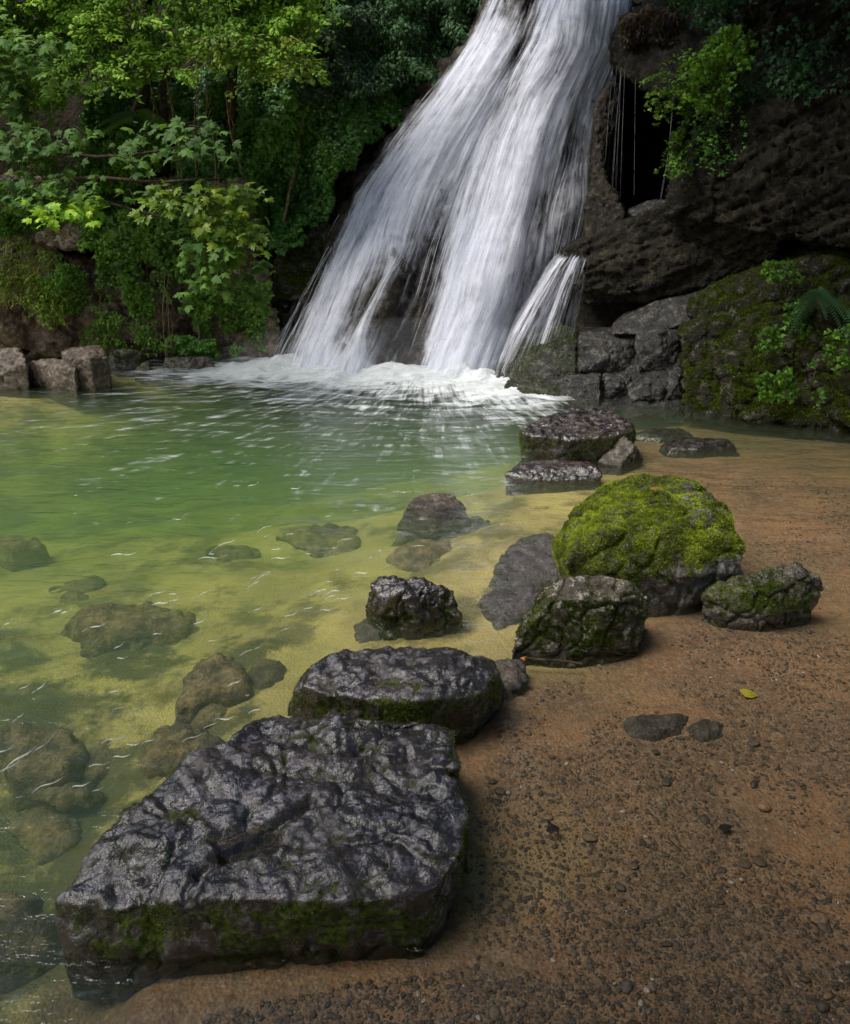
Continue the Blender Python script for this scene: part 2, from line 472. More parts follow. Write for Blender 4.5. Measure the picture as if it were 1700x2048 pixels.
aniso = np.stack([wx * 1.3, wy * 3.0, 0 * wx], 1) + .4 * np.stack([pn(qq * 2, 31), pn(qq * 2, 32), 0 * wx], 1)
rip = fbm(aniso * 1.6, 3, seed=33)
wz = amp * (.045 + .17 * (rip + .2) + .06 * np.abs(pn(qq * 4.5, 47))) + .012 * np.exp(-idist / 2.0) * fbm(aniso * 3, 3, seed=40)
wz += .022 * sstep(.35, .0, idist)
wz = np.where((wx > -8) & (wx < 5) & (wy > -2) & (wy < 9.4), wz, 0)
foam = 1.0 * np.exp(-(idist / .62) ** 1.4) + .42 * np.exp(-idist / 1.7) + .31 * sstep(2.4, 4.4, wy + .3 * wx) * sstep(-.4, .1, wy)
foam += .45 * np.exp(-((wx - atz(470, 748)[0]) / .9) ** 2 - ((wy - atz(470, 748)[1]) / .28) ** 2)
_c = atz(90, 1960); foam += .34 * np.exp(-((wx - _c[0]) / .35) ** 2 - ((wy - _c[1]) / .16) ** 2)
foam *= sstep(.85, .3, wx - .28 * (wy - 4.0))
foam *= sstep(-4.2, -2.6, wx + 0 * wy) * .75 + .25
nv = len(wx)
# closed volume: a floor copy and side walls round the sheet
nx_, ny_ = len(xs), len(ys)
idx = np.arange(nv).reshape(ny_, nx_)
ring = np.concatenate([idx[0, :-1], idx[:-1, -1], idx[-1, :0:-1], idx[:0:-1, 0]])
low = np.stack([wx[ring], wy[ring], np.full(len(ring), -2.2)], 1)
nr = len(ring); li = nv + np.arange(nr)
side = np.stack([ring, li, np.roll(li, -1), np.roll(ring, -1)], 1)
cen = np.array([[0, 3.5, -2.2]])
bot = np.stack([li, np.full(nr, nv + nr), np.full(nr, nv + nr), np.roll(li, -1)], 1)
WV = np.concatenate([np.stack([wx, wy, wz], 1), low, cen])
me = bpy.data.meshes.new('pool_water')
faces = [tuple(f) for f in wF] + [tuple(f) for f in side] + [(int(a), nv + nr, int(c)) for a, c in zip(li, np.roll(li, -1))]
me.from_pydata(WV.tolist(), [], [tuple(int(i) for i in f) for f in faces]); me.update()
bmw = bmesh.new(); bmw.from_mesh(me); bmesh.ops.recalc_face_normals(bmw, faces=bmw.faces[:]); bmw.to_mesh(me); bmw.free()
me.polygons.foreach_set('use_smooth', np.full(len(me.polygons), True))
fo = np.zeros(len(WV), np.float32); fo[:nv] = foam
at_ = me.attributes.new('foam', 'FLOAT', 'POINT'); at_.data.foreach_set('value', fo)
fl = np.zeros((len(WV), 3), np.float32); fl[:nv] = np.stack([ang * 4.0, np.log(rad + .3) * 2.2, 0 * ang], 1)
at_ = me.attributes.new('flow', 'FLOAT_VECTOR', 'POINT'); at_.data.foreach_set('vector', fl.ravel())
def mat_water():
    m, t = nt('pool_water'); b = NB(t); p = b.pos()
    flow = b.attr('flow').outputs['Vector']; foam = b.attr('foam').outputs['Fac']
    wp = b.mapping(p, (1.0, 2.6, 1.0))
    dn = b.n('ShaderNodeTexNoise'); b.set(dn.inputs['Vector'], wp); dn.inputs['Scale'].default_value = 1.3; dn.inputs['Detail'].default_value = 3
    vm = b.n('ShaderNodeVectorMath', operation='MULTIPLY_ADD'); b.set(vm.inputs[0], dn.outputs['Color']); vm.inputs[1].default_value = (.5, .5, 0); b.set(vm.inputs[2], wp)
    wsp = vm.outputs[0]
    bumpn = b.math('ADD', b.noise(wsp, 3.2, 5, .6), b.math('MULTIPLY', b.noise(flow, 2.5, 4, .6), .5))
    nrm = b.bump(bumpn, .06, .5)
    gl = b.n('ShaderNodeBsdfGlossy'); gl.inputs['Roughness'].default_value = .13; b.set(gl.inputs['Normal'], nrm)
    gl.inputs['Color'].default_value = (1, 1, 1, 1)
    tr = b.n('ShaderNodeBsdfTransparent')
    fr = b.n('ShaderNodeFresnel'); fr.inputs[0].default_value = 1.33; b.set(fr.inputs['Normal'], nrm)
    mx = b.n('ShaderNodeMixShader'); b.set(mx.inputs[0], fr.outputs[0]); t.links.new(tr.outputs[0], mx.inputs[1]); t.links.new(gl.outputs[0], mx.inputs[2])
    s1 = b.noise(b.mapping(flow, (3.4, 1.0, 1)), 2.6, 6, .62, .5)
    s2 = b.noise(b.mapping(wsp, (1.2, 2.0, 1)), 2.3, 6, .6, .8)
    s3 = b.noise(wsp, 9, 5, .65, .6)
    v = b.math('ADD', b.math('MULTIPLY', b.math('SUBTRACT', s1, .5), 2.3), b.math('MULTIPLY', b.math('SUBTRACT', s2, .5), 2.6))
    v = b.math('ADD', v, b.math('MULTIPLY', b.math('SUBTRACT', s3, .5), .8))
    a = b.math('ADD', b.math('MULTIPLY', foam, 1.6), b.math('SUBTRACT', v, .70))
    a = b.math('POWER', b.ss(a, 0.0, 1.35), 1.25)
    a = b.math('MULTIPLY', a, b.ss(foam, .02, .3, 0, .88), clamp=True)
    df = b.n('ShaderNodeBsdfDiffuse'); df.inputs[0].default_value = (.78, .82, .85, 1); b.set(df.inputs['Normal'], b.bump(b.math('ADD', s2, b.math('MULTIPLY', s3, .4)), .14, .7))
    m2 = b.n('ShaderNodeMixShader'); b.set(m2.inputs[0], a); t.links.new(mx.outputs[0], m2.inputs[1]); t.links.new(df.outputs[0], m2.inputs[2])
    va = b.n('ShaderNodeVolumeAbsorption'); va.inputs[0].default_value = (.46, .69, .22, 1); va.inputs[1].default_value = 1.5
    vs = b.n('ShaderNodeVolumeScatter'); vs.inputs[0].default_value = (.66, .88, .66, 1); vs.inputs[1].default_value = .36
    ad = b.n('ShaderNodeAddShader'); t.links.new(va.outputs[0], ad.inputs[0]); t.links.new(vs.outputs[0], ad.inputs[1])
    o = b.n('ShaderNodeOutputMaterial'); t.links.new(m2.outputs[0], o.inputs[0]); t.links.new(ad.outputs[0], o.inputs[1])
    return m
wo_ = put('pool_water', me, mat_water()); wo_['kind'] = 'structure'

# drifting foam flecks, drawn out by the current
def flecks():
    V, F = [], []; r = np.random.default_rng(5)
    spots = []
    for _ in range(44): spots.append((r.uniform(-20, 640), r.uniform(1090, 1500), 1.0))
    for _ in range(14): spots.append((r.uniform(150, 950), r.uniform(960, 1120), .45))
    for _ in range(30): spots.append((r.uniform(520, 800), r.uniform(1020, 1260), .6))
    for _ in range(8): spots.append((r.uniform(20, 280), r.uniform(1480, 1680), 1.2))
    for px, py, k in spots:
        if px > 620 and py > 1240: continue
        L = r.uniform(18, 62) * k; sl = r.uniform(.15, .75) if px > 150 else r.uniform(.5, 1.0)
        w = r.uniform(.3, 1.7) * k * r.uniform(.5, 1) * (1 if r.random() > .3 else 1.6); n = 9
        tt = np.linspace(-1, 1, n); cv = r.uniform(-.15, .15); ph = r.uniform(-1, 1)
        x = px + tt * L * .5; y = py - tt * L * .5 * sl + L * .06 * np.sin(tt * 3 + ph) + cv * L * .2 * tt ** 2
        wd = w * np.clip(1 - np.abs(tt) ** 3, .05, 1)
        o = len(V)
        for i in range(n):
            c = atz(x[i], y[i], .004)
            dv = np.array([.35 * sl, 1.0]) * wd[i] / 700 * (c[1] * .7)
            V.append([c[0] - dv[0], c[1] + dv[1], .004]); V.append([c[0], c[1], .0075]); V.append([c[0] + dv[0], c[1] - dv[1], .004])
        for i in range(n - 1):
            for j in (0, 1):
                a = o + i * 3 + j; F.append([a, a + 1, a + 4, a + 3])
    m, t = nt('foam_white'); b = NB(t)
    d = b.n('ShaderNodeBsdfDiffuse'); d.inputs[0].default_value = (.75, .76, .72, 1); tr = b.n('ShaderNodeBsdfTransparent')
    mx = b.n('ShaderNodeMixShader'); b.set(mx.inputs[0], b.ss(b.noise(b.pos(), 35, 3), .3, .6, .06, .55))
    t.links.new(tr.outputs[0], mx.inputs[1]); t.links.new(d.outputs[0], mx.inputs[2])
    o = b.n('ShaderNodeOutputMaterial'); t.links.new(mx.outputs[0], o.inputs[0])
    ob = put('foam_flecks', mesh_data('foam_flecks', np.array(V), np.array(F)), m)
    tag(ob, 'small white foam flecks drifting over the yellow green pool', 'foam', kind='stuff')
flecks()

# ------------------------------------------------------------------ moss tufts
def sample_faces(V, F, n, r):
    a, b_, c = V[F[:, 0]], V[F[:, 1]], V[F[:, 2]]
    ar = np.linalg.norm(np.cross(b_ - a, c - a), axis=1); cs = np.cumsum(ar); cs /= cs[-1]
    fi = np.searchsorted(cs, r.random(n))
    u, v = r.random(n), r.random(n)
    d = V[F[fi, 3]] if F.shape[1] == 4 else a[fi] + 0 * a[fi]
    A, B, C = a[fi], b_[fi], c[fi]
    P = (A * (1 - u)[:, None] + B * u[:, None]) * (1 - v)[:, None] + (d * (1 - u)[:, None] + C * u[:, None]) * v[:, None]
    return P, fi, ar.sum() * (1.0 if F.shape[1] == 4 else .5)
def basis(N, T):
    T = T - (T * N).sum(1)[:, None] * N; T /= np.linalg.norm(T, axis=1)[:, None] + 1e-9
    return np.cross(T, N), T, N
def unit(v): return v / (np.linalg.norm(v, axis=1)[:, None] + 1e-9)
def instance(P, N, T, S, tv, tf, rnd):
    """place template (verts tv, faces tf) at P: x,y plane = leaf, +y along T, +z along N"""
    X, Y, Z = basis(unit(N), T)
    S = np.asarray(S); S = S[:, None] if S.ndim == 1 else S
    k = len(tv)
    V = P[:, None, :] + S[:, None] * (X[:, None] * tv[None, :, 0:1] + Y[:, None] * tv[None, :, 1:2] + Z[:, None] * tv[None, :, 2:3])
    F = tf[None] + (np.arange(len(P)) * k)[:, None, None]
    return V.reshape(-1, 3), F.reshape(-1, tf.shape[1]), np.repeat(rnd, k)
TUFT_V = np.array([[-.22, 0, 0], [.22, 0, 0], [.1, .5, .9], [-.25, .0, .1], [.0, .25, 0], [-.75, .1, .75], [.25, -.1, .0], [.05, -.3, 0], [.6, -.45, .8]], float)
TUFT_F = np.array([[0, 1, 2], [3, 4, 5], [6, 7, 8]])
def moss_tufts(name, V, F, n, maskf, size, mat, parent, base, seed=0, droop=.35):
    r = np.random.default_rng(seed + 100)
    P, fi, area = sample_faces(V, F, n, r)
    Nf = tri_normals(V, F); N = Nf[F[fi, 0]]
    keep = r.random(len(P)) < maskf(P, N)
    P, N = P[keep], N[keep]
    if len(P) == 0: return
    r2 = r.normal(size=(len(P), 3))
    Nd = unit(N + .45 * r2 + np.array([0, 0, droop]))
    rnd = np.clip(.5 + .9 * fbm(P * 9, 3, seed=seed + 3) + .35 * fbm(P * 40, 2, seed=seed) + r.normal(size=len(P)) * .13, 0, 1)
    v, f, a = instance(P - N * size * .15, Nd, r.normal(size=(len(P), 3)), size * r.uniform(.5, 1.3, len(P)), TUFT_V, TUFT_F, rnd)
    me = mesh_data(name, v - np.asarray(base, float), f, {'rnd': a}, smooth=False)
    put(name, me, mat, parent)
M = {}
M['moss_bright'] = mat_leaf('moss_bright', [(0, (.06, .06, .012)), (.3, (.14, .18, .014)), (.65, (.36, .44, .024)), (1, (.62, .66, .07))], .25, .7, .2)
M['moss_dark'] = mat_leaf('moss_dark', [(0, (.02, .024, .006)), (.4, (.06, .085, .010)), (.75, (.15, .21, .016)), (1, (.30, .38, .03))], .25, .7, .2)

# ------------------------------------------------------------------ boulders
M['rock_wet'] = mat_rock('rock_wet', (.010, .008, .007), (.062, .043, .033), moss=-.1, wet=1.0, scale=1.6, lichen_sheen=.6, lichen_sheen_col=(.155, .135, .17), moss_up=.45, moss_side=.80, bump=.38, cavw=1.0, moss_col=((.016, .021, .005), (.10, .13, .014)))  # violet in the pale patches is painted in for the blue sky sheen
M['rock_damp'] = mat_rock('rock_damp', (.022, .017, .011), (.15, .12, .082), moss=.38, wet=.5, scale=1.6, lichen_sheen=.4, moss_up=.25, moss_side=.5)
M['rock_moss'] = mat_rock('rock_moss', (.03, .026, .02), (.16, .145, .125), moss=.35, wet=.2, scale=1.6, lichen_sheen=.4, moss_up=.6, moss_side=.2, moss_col=((.035, .045, .008), (.13, .18, .015)))
M['rock_bare'] = mat_rock('rock_bare', (.04, .028, .018), (.17, .12, .085), moss=-.05, wet=.25, scale=1.6, lichen_sheen=.35, moss_up=.3, moss_side=.4)
M['rock_awash'] = mat_rock('rock_awash', (.022, .017, .016), (.12, .095, .10), moss=-.4, wet=.8, scale=1.4, lichen_sheen=.5, lichen_sheen_col=(.18, .155, .18), waterline=False)
M['rock_sub'] = mat_rock('rock_sub', (.03, .022, .012), (.30, .20, .10), moss=-.2, wet=.1, scale=1.2, lichen_sheen=.1, moss_col=((.06, .06, .02), (.12, .12, .04)), waterline=False)
def boulder_parts(pieces, flare=.96):
    out, base = [], []
    for top, bs in pieces:
        T = np.array([atz(*p) for p in top]); B = np.array([atz(*p) for p in bs])
        c = np.append(np.concatenate([T, B])[:, :2].mean(0), 0)
        D = c + (B - c) * flare; D[:, 2] = -.14
        U = c + (T - c) * .86; U[:, 2] = -.14
        out.append(hull(np.concatenate([T, B, D, U])))
        base.append(B)
    b0 = np.concatenate(base).mean(0); b0[2] = 0
    return out, b0
def boulder(name, pieces, vox, mat, label, cat='rock', group=None, seed=0, size=.3, post=None, tufts=(), flare=.96, **kw):
    parts, base = boulder_parts(pieces, flare)
    V, F = remesh_union(parts, vox)
    V, cav = rockify(V, F, seed=seed, size=size, **kw)
    if post: V, cav = post(V, cav)
    o = thing_mesh(name, V, F, mat, base, label, cat, group, {'cav': cav})
    for k, (n, mf, sz, mt) in enumerate(tufts):
        moss_tufts('moss', V, F, n, mf, sz, mt, o, base, seed=seed * 3 + k)
    return o, V, F, cav

def hero_post(V, cav):
    # hollow that holds the puddle
    c = atz(497, 1690, .16); d = np.hypot((V[:, 0] - c[0]) / .085, (V[:, 1] - c[1]) / .05)
    d = d + .25 * pn(V * 22, 77)
    w = sstep(1.15, .7, d) * (V[:, 2] > .08)
    V[:, 2] = lerp(V[:, 2], np.minimum(V[:, 2], .160), w)
    # split along the left: a long groove
    a, c2 = atz(400, 1745, .16)[:2], atz(620, 1610, .18)[:2]
    ab = c2 - a; t = ((V[:, :2] - a) @ ab) / (ab @ ab); tc = np.clip(t, 0, 1)
    dd = np.hypot(*(V[:, :2] - a - tc[:, None] * ab).T) + .012 * pn(V * 18, 5)
    g = sstep(.03, .0, dd) * (V[:, 2] > .1)
    V[:, 2] -= .03 * g; cav = cav * (1 - g)
    return V, cav
_top = lambda V, N: N[:, 2]
def crease_mask(P, N):      # tufts on the sides and in a few pockets of the top
    n = fbm(P * 5, 3, seed=61); n2 = pn(P * 16, 62)
    side = sstep(.75, .3, N[:, 2]) * sstep(-.35, .1, N[:, 2] + .3 * n)
    return np.clip(side * sstep(.0, .4, n * 1.4 + .5 * n2 + (P[:, 2] - .09) * 3) * .9 + sstep(.15, .4, n + .25 * n2 - .12) * .7, 0, 1) * (P[:, 2] > .015)
hero, HV, HF, Hc = boulder('boulder', [
    ([(330,1592,.19),(370,1530,.2),(450,1482,.21),(560,1430,.2),(915,1560,.19),(930,1620,.17),(924,1700,.15),(880,1770,.14),(740,1800,.15),(640,1795,.15),(420,1800,.15),(250,1815,.13),(235,1655,.17)],
     [(245,1915),(420,1893),(640,1874),(760,1885),(840,1890),(900,1800),(926,1710),(905,1600)]),
    ([(107,1800,.11),(130,1782,.12),(190,1725,.14),(235,1655,.165),(260,1825,.12),(330,1700,.17)], [(125,1912),(112,1860),(250,1918),(330,1850)]),
    ([(525,1432,.21),(600,1422,.225),(700,1430,.235),(860,1436,.22),(912,1458,.2),(916,1540,.18),(450,1495,.2)], [(900,1560),(560,1560),(540,1500),(880,1500)])],
    .0048, M['rock_wet'], 'large flat topped wet boulder in the foreground with mossy sides', 'boulder', seed=3, size=.42,
    post=hero_post, lo=.035, bill=.024, bf=2.6, crack=.018, cf=1.1, pit=.008, pf=14, fine=.010, sm=7, terr=.026, tf=.95, tn=3.4, side=.6, lobe=.026, lf=1.9, lo2=.4,
    tufts=[(95000, crease_mask, .006, M['moss_dark'])])
pv = []
for k in range(28):
    a = k / 28 * 2 * math.pi; c = atz(497, 1690, .157)
    pv.append([c[0] + .088 * math.cos(a), c[1] + .054 * math.sin(a), 0.1635])
pv.append([*atz(497, 1690, .157)[:2], 0.1635])
pm, pt_ = nt('puddle_water'); _b = NB(pt_)
_g1 = _b.n('ShaderNodeBsdfGlossy'); _g1.inputs[1].default_value = .04; _t1 = _b.n('ShaderNodeBsdfTransparent'); _t1.inputs[0].default_value = (.85, .75, .6, 1)
_f1 = _b.n('ShaderNodeFresnel'); _f1.inputs[0].default_value = 1.33; _m1 = _b.n('ShaderNodeMixShader')
pt_.links.new(_f1.outputs[0], _m1.inputs[0]); pt_.links.new(_t1.outputs[0], _m1.inputs[1]); pt_.links.new(_g1.outputs[0], _m1.inputs[2])
pt_.links.new(_m1.outputs[0], _b.n('ShaderNodeOutputMaterial').inputs[0])
pud = mesh_data('puddle', np.array(pv) - np.array(hero.location[:]), np.array([[k, (k + 1) % 28, 28] for k in range(28)]))
put('puddle', pud, pm, hero)

M['rock_damp_pale'] = mat_rock('rock_damp_pale', (.025, .02, .013), (.17, .14, .10), moss=.15, wet=.3, scale=1.6, lichen_sheen=.7, lichen_sheen_col=(.42, .40, .34), moss_up=.05, moss_side=.85, spec=.6)
def side_mask(lo=.0, amt=.8, seed=70):
    def f(P, N):
        n = fbm(P * 6, 3, seed=seed); return amt * sstep(-.25, .3, n + lo) * sstep(.85, .45, N[:, 2]) * (P[:, 2] > .01)
    return f
boulder('boulder', [([(605,1372,.15),(640,1325,.17),(690,1303,.18),(760,1294,.19),(900,1300,.19),(990,1325,.18),(1003,1350,.15),(960,1388,.15),(850,1404,.17),(750,1402,.16),(650,1395,.14)],
     [(580,1415),(690,1455),(900,1462),(960,1440),(1003,1400),(1000,1370),(640,1380)])], .006, M['rock_wet'],
    'second wet dark boulder, directly behind the large flat one at the shore', 'boulder', seed=8, size=.36, lo=.09, bill=.012, bf=3.5, pit=.01, pf=18, fine=.008, sm=7, side=.7, lobe=.030, lf=2.0, lo2=.4, terr=.02, tf=1.0, tn=3,
    tufts=[(26000, side_mask(.1), .007, M['moss_dark'])])
boulder('boulder', [([(735,1178,.11),(780,1158,.14),(850,1157,.14),(900,1172,.12),(917,1205,.05),(830,1190,.13),(760,1195,.1)], [(730,1218),(780,1234),(860,1245),(917,1236),(900,1200),(740,1200)])],
    .006, M['rock_wet'], 'small grey lumpy boulder standing alone in the clear shallows mid pool', 'boulder', seed=12, size=.22, lo=.08, bill=.03, bf=3, crack=.05, cf=1.6, fine=.02, sm=3, lobe=.10, lf=1.5,
    tufts=[(7000, side_mask(.0, .6), .007, M['moss_dark'])])
boulder('boulder', [([(1045,1235,.1),(1080,1188,.2),(1130,1150,.27),(1200,1146,.27),(1255,1160,.25),(1294,1192,.2),(1290,1235,.13),(1100,1200,.22),(1230,1200,.23)],
     [(1020,1303),(1150,1312),(1275,1303),(1294,1240),(1035,1280),(1200,1220)])], .0055, M['rock_damp_pale'],
    'pale topped triangular boulder with patchy moss on the left of the green boulder', 'boulder', seed=15, size=.3, lo=.05, bill=.018, bf=5, fine=.022, pit=.012, sm=2, facet=.035,
    tufts=[(60000, lambda P, N: .9 * sstep(-.28, .25, fbm(P * 5, 3, seed=71) + .25 * pn(P * 25, 72) - .3 * sstep(.6, .95, N[:, 2]) + .25 * (N[:, 0] < -.2) + .12) * (P[:, 2] > .05), .007, M['moss_dark'])])
def green_mask(P, N):
    n = fbm(P * 4, 3, seed=81); n2 = pn(P * 22, 82)
    low = sstep(-.02, .05, P[:, 2] + .05 * n + .03 * n2 - .05 - .13 * sstep(.75, 1.1, P[:, 0]))
    bare = sstep(.12, .35, n2 * .5 + n * .5 + .45 * sstep(.85, 1.2, P[:, 0]) * sstep(.2, .36, P[:, 2]) - .28)
    return np.clip(low * sstep(-.35, .1, N[:, 2] + .3) * (1 - .9 * bare), 0, 1)
boulder('boulder', [([(1105,1080,.17),(1125,1050,.22),(1150,1020,.28),(1210,962,.36),(1290,946,.40),(1400,966,.39),(1450,1012,.33),(1488,1090,.2),(1478,1145,.12),(1130,1130,.15),(1250,1145,.17),(1380,1150,.17),(1200,1060,.31),(1330,1050,.35)],
     [(1190,1120),(1290,1160),(1400,1165),(1470,1130),(1420,1060),(1200,1060)]),
     ([(1270,1100,.2),(1460,1080,.2),(1460,1120,.15),(1300,1110,.17)], [(1270,1180),(1320,1203),(1425,1203),(1482,1150),(1440,1080),(1290,1100)])], .007, M['rock_moss'],
    'largest boulder on the shelf, its dome covered in bright yellow green moss', 'boulder', seed=19, size=.5, lo=.05, bill=.02, bf=5, fine=.02, pit=.012, pf=14, sm=1, facet=.038,
    tufts=[(170000, green_mask, .010, M['moss_bright'])])
boulder('boulder', [([(1402,1190,.09),(1440,1160,.14),(1520,1140,.18),(1600,1122,.22),(1640,1150,.18),(1646,1182,.11),(1560,1170,.17),(1440,1200,.1)],
     [(1405,1225),(1450,1240),(1525,1255),(1575,1222),(1560,1190),(1420,1205)])], .006, M['rock_damp'],
    'wedge shaped mossy boulder tilting out to the right of the green boulder', 'boulder', seed=23, size=.28, lo=.05, bill=.018, bf=5, fine=.022, pit=.01, sm=2, facet=.05,
    tufts=[(26000, lambda P, N: sstep(-.1, .25, fbm(P * 5, 3, seed=91) + .45 * N[:, 2] - .1) * (P[:, 2] > .05), .008, M['moss_dark'])])
boulder('boulder', [([(1040,858,.14),(1090,832,.19),(1150,815,.21),(1210,815,.21),(1264,843,.19),(1270,858,.17),(1222,875,.15),(1140,880,.15),(1050,870,.14)],
     [(1040,893),(1060,910),(1200,918),(1228,905),(1268,882),(1200,860),(1080,860)])], .009, M['rock_wet'],
    'long flat slab boulder with purple grey wet top at the pool edge near the falls', 'boulder', seed=27, size=.42, lo=.04, bill=.02, bf=5, fine=.02, sm=2, facet=.02, terr=.015, side=.6,
    tufts=[(22000, side_mask(.25, .9), .012, M['moss_dark'])])
boulder('rock', [([(1015,942,.02),(1060,925,.04),(1130,920,.06),(1190,930,.07),(1205,948,.03)], [(1010,950),(1060,958),(1120,960),(1200,960),(1180,925),(1040,925)])], .008, M['rock_wet'],
    'thin dark slab lying flat in the water in front of the long slab boulder', seed=29, size=.25, lo=.06, bill=.025, bf=5, fine=.03, sm=2, strata=.02, sf=5)
boulder('rock', [([(1235,876,.13),(1250,873,.14),(1270,892,.1)], [(1198,924),(1240,933),(1285,916),(1262,890),(1225,895)])], .008, M['rock_damp'],
    'small brown pyramid rock leaning on the right end of the long slab boulder', seed=31, size=.2, lo=.08, bill=.04, bf=4, fine=.03, sm=1)
boulder('rock', [([(830,996,.012),(868,984,.045),(905,988,.03),(922,1002,.01)], [(815,1011),(870,1021),(928,1012),(900,990),(830,995)])], .008, M['rock_bare'],
    'small grey purple rock just breaking the surface in the middle of the pool', seed=33, flare=1.4, size=.2, lo=.04, bill=.03, bf=4, strata=.04, sf=6, fine=.03, sm=1)
boulder('rock', [([(-60,700,.3),(0,695,.33),(42,698,.32),(54,722,.25)], [(-60,778),(20,776),(62,770),(40,740),(-50,740)])], .014, M['rock_bare'],
    'brown blocky rock at the left edge of the far bank', group=None, seed=35, size=.35, lo=.07, bill=.04, bf=4, fine=.02, sm=2, facet=.03)
boulder('rock', [([(62,722,.2),(110,716,.23),(160,722,.23),(150,740,.2)], [(50,766),(100,772),(168,772),(150,750),(70,745)])], .012, M['rock_bare'],
    'low brown rock wedged between the two taller rocks of the far bank', seed=37, size=.3, lo=.07, bill=.04, bf=4, fine=.02, sm=2)
boulder('rock', [([(122,702,.29),(160,691,.33),(204,692,.33),(218,716,.27),(180,715,.3),(135,716,.28)], [(130,764),(178,768),(218,762),(200,740),(140,740)])], .012, M['rock_bare'],
    'cube shaped brown rock at the right end of the far bank rocks', seed=39, size=.32, lo=.06, bill=.035, bf=4, fine=.02, sm=2, facet=.03)
boulder('rock', [([(290,723,.09),(298,722,.09)], [(266,741),(285,744),(303,743),(295,734)])], .01, M['rock_damp'],
    'tiny pointed rock at the far waterline below the ivy', seed=41, size=.15, lo=.05, bill=.04, bf=4, fine=.02, sm=1)
boulder('rock', [([(330,716,.10),(380,712,.12),(425,714,.1)], [(325,738),(380,741),(432,738),(420,725),(340,725)])], .012, M['rock_damp'],
    'low dark ledge rock at the far waterline left of the waterfall', seed=43, size=.3, lo=.1, bill=.06, bf=4, fine=.03, sm=1)
boulder('rock', [([(222,704,.17),(250,698,.2),(284,705,.16)], [(212,728),(250,732),(292,728),(280,715),(225,715)])], .012, M['rock_moss'],
    'rounded green mossy rock at the foot of the far bank wall', seed=45, size=.3, lo=.1, bill=.04, bf=4, fine=.03, sm=2,
    tufts=[(6000, lambda P, N: (P[:, 2] > .05) * 1.0, .014, M['moss_dark'])])
# rocks under the surface
def sunken(px, zt, zb, vox, label, seed, size, mat='rock_sub', grow=1.25, lo=.2, bill=.07):
    T = np.array([atz(x, y, zt) for x, y in px]); c = T.mean(0)
    T2 = c + (T - c) * .7; T2[:, 2] = zt + .25 * (zt - zb) * .5
    D = c + (T - c) * grow; D[:, 2] = zb
    D[:, 2] = zb * .62; T[:, 2] = lerp(T[:, 2], zb * .62, .35) if zt < -.05 else T[:, 2]; T2[:, 2] = T[:, 2] + .02
    V, F = remesh_union([hull(np.concatenate([T, T2, D]))], vox)
    V, cav = rockify(V, F, seed=seed, size=size, lo=lo, bill=bill, bf=3, fine=.03, sm=2)
    c = c.copy(); c[2] = zb
    thing_mesh('sunken_rock', V, F, M[mat], c, label, 'rock', None, {'cav': cav})
sunken([(355,1330),(390,1285),(450,1280),(495,1312),(480,1350),(400,1375),(352,1390)], -.06, -.4, .012, 'brown sunken rock with a pale top behind the big boulder', 51, .3)
sunken([(490,1330),(520,1305),(570,1310),(575,1340),(520,1370)], -.12, -.4, .014, 'dark sunken rock touching the right of the brown sunken rock', 52, .25)
sunken([(130,1215),(200,1190),(300,1180),(375,1190),(380,1215),(300,1245),(180,1260)], -.14, -.55, .018, 'long dark sunken slab under the drifting foam on the left', 53, .4)
sunken([(85,1165),(130,1142),(200,1142),(225,1160),(190,1185),(120,1190)], -.24, -.6, .02, 'blurred sunken rock beyond the long sunken slab', 54, .4)
sunken([(285,1475),(330,1440),(400,1438),(450,1465),(440,1495),(370,1512),(300,1505)], -.1, -.35, .012, 'smooth oval olive sunken stone beside the big boulder', 55, .3)
sunken([(365,1415),(400,1402),(460,1408),(455,1430),(400,1440)], -.14, -.35, .012, 'small sunken stone between oval stone and brown rock', 56, .2)
sunken([(0,1440),(60,1425),(140,1432),(175,1470),(120,1520),(20,1530)], -.12, -.5, .018, 'dark weedy sunken boulder at the left edge of the photo', 57, .4)
sunken([(120,1500),(190,1475),(260,1490),(250,1525),(170,1545)], -.2, -.45, .014, 'olive sunken stone right of the dark weedy boulder', 58, .3)
sunken([(180,1370),(260,1330),(330,1345),(330,1390),(250,1410)], -.28, -.5, .018, 'faint green sunken rock left of the brown rock', 60, .3)
sunken([(-10,1065),(30,1052),(80,1062),(85,1078),(20,1085)], -.2, -.6, .018, 'dark rock just under the surface at far left ripples', 61, .3)
sunken([(780,1090),(840,1060),(900,1065),(910,1100),(850,1120)], -.09, -.35, .014, 'grey brown sunken rock behind the small lumpy boulder', 62, .3)
sunken([(800,1040),(860,1018),(960,1020),(1000,1040),(900,1052)], -.07, -.4, .014, 'dark sunken ledge below the small grey purple rock', 63, .3, 'rock_awash')
sunken([(560,1055),(620,1040),(700,1050),(720,1080),(640,1092)], -.22, -.5, .02, 'faint dark sunken rock in mid pool', 64, .4)
sunken([(420,1095),(470,1085),(520,1092),(520,1110),(450,1118)], -.28, -.5, .02, 'faint olive sunken rock left of mid pool', 65, .4)
sunken([(1000,1120),(1040,1075),(1100,1068),(1135,1110),(1140,1150),(1060,1170),(990,1160)], -.04, -.2, .010, 'flat wet slab awash between pool and green boulder', 66, .3, 'rock_awash', lo=.07, bill=.04)
sunken([(960,1195),(1000,1175),(1090,1175),(1080,1215),(1000,1240)], -.03, -.2, .010, 'lower flat slab under shallow water by the triangular boulder', 67, .3, 'rock_awash', lo=.07, bill=.04)
sunken([(985,1335),(1020,1318),(1055,1330),(1050,1365),(1010,1385)], -.005, -.12, .007, 'small flat stone awash at the right end of the second boulder', 68, .2, 'rock_bare')
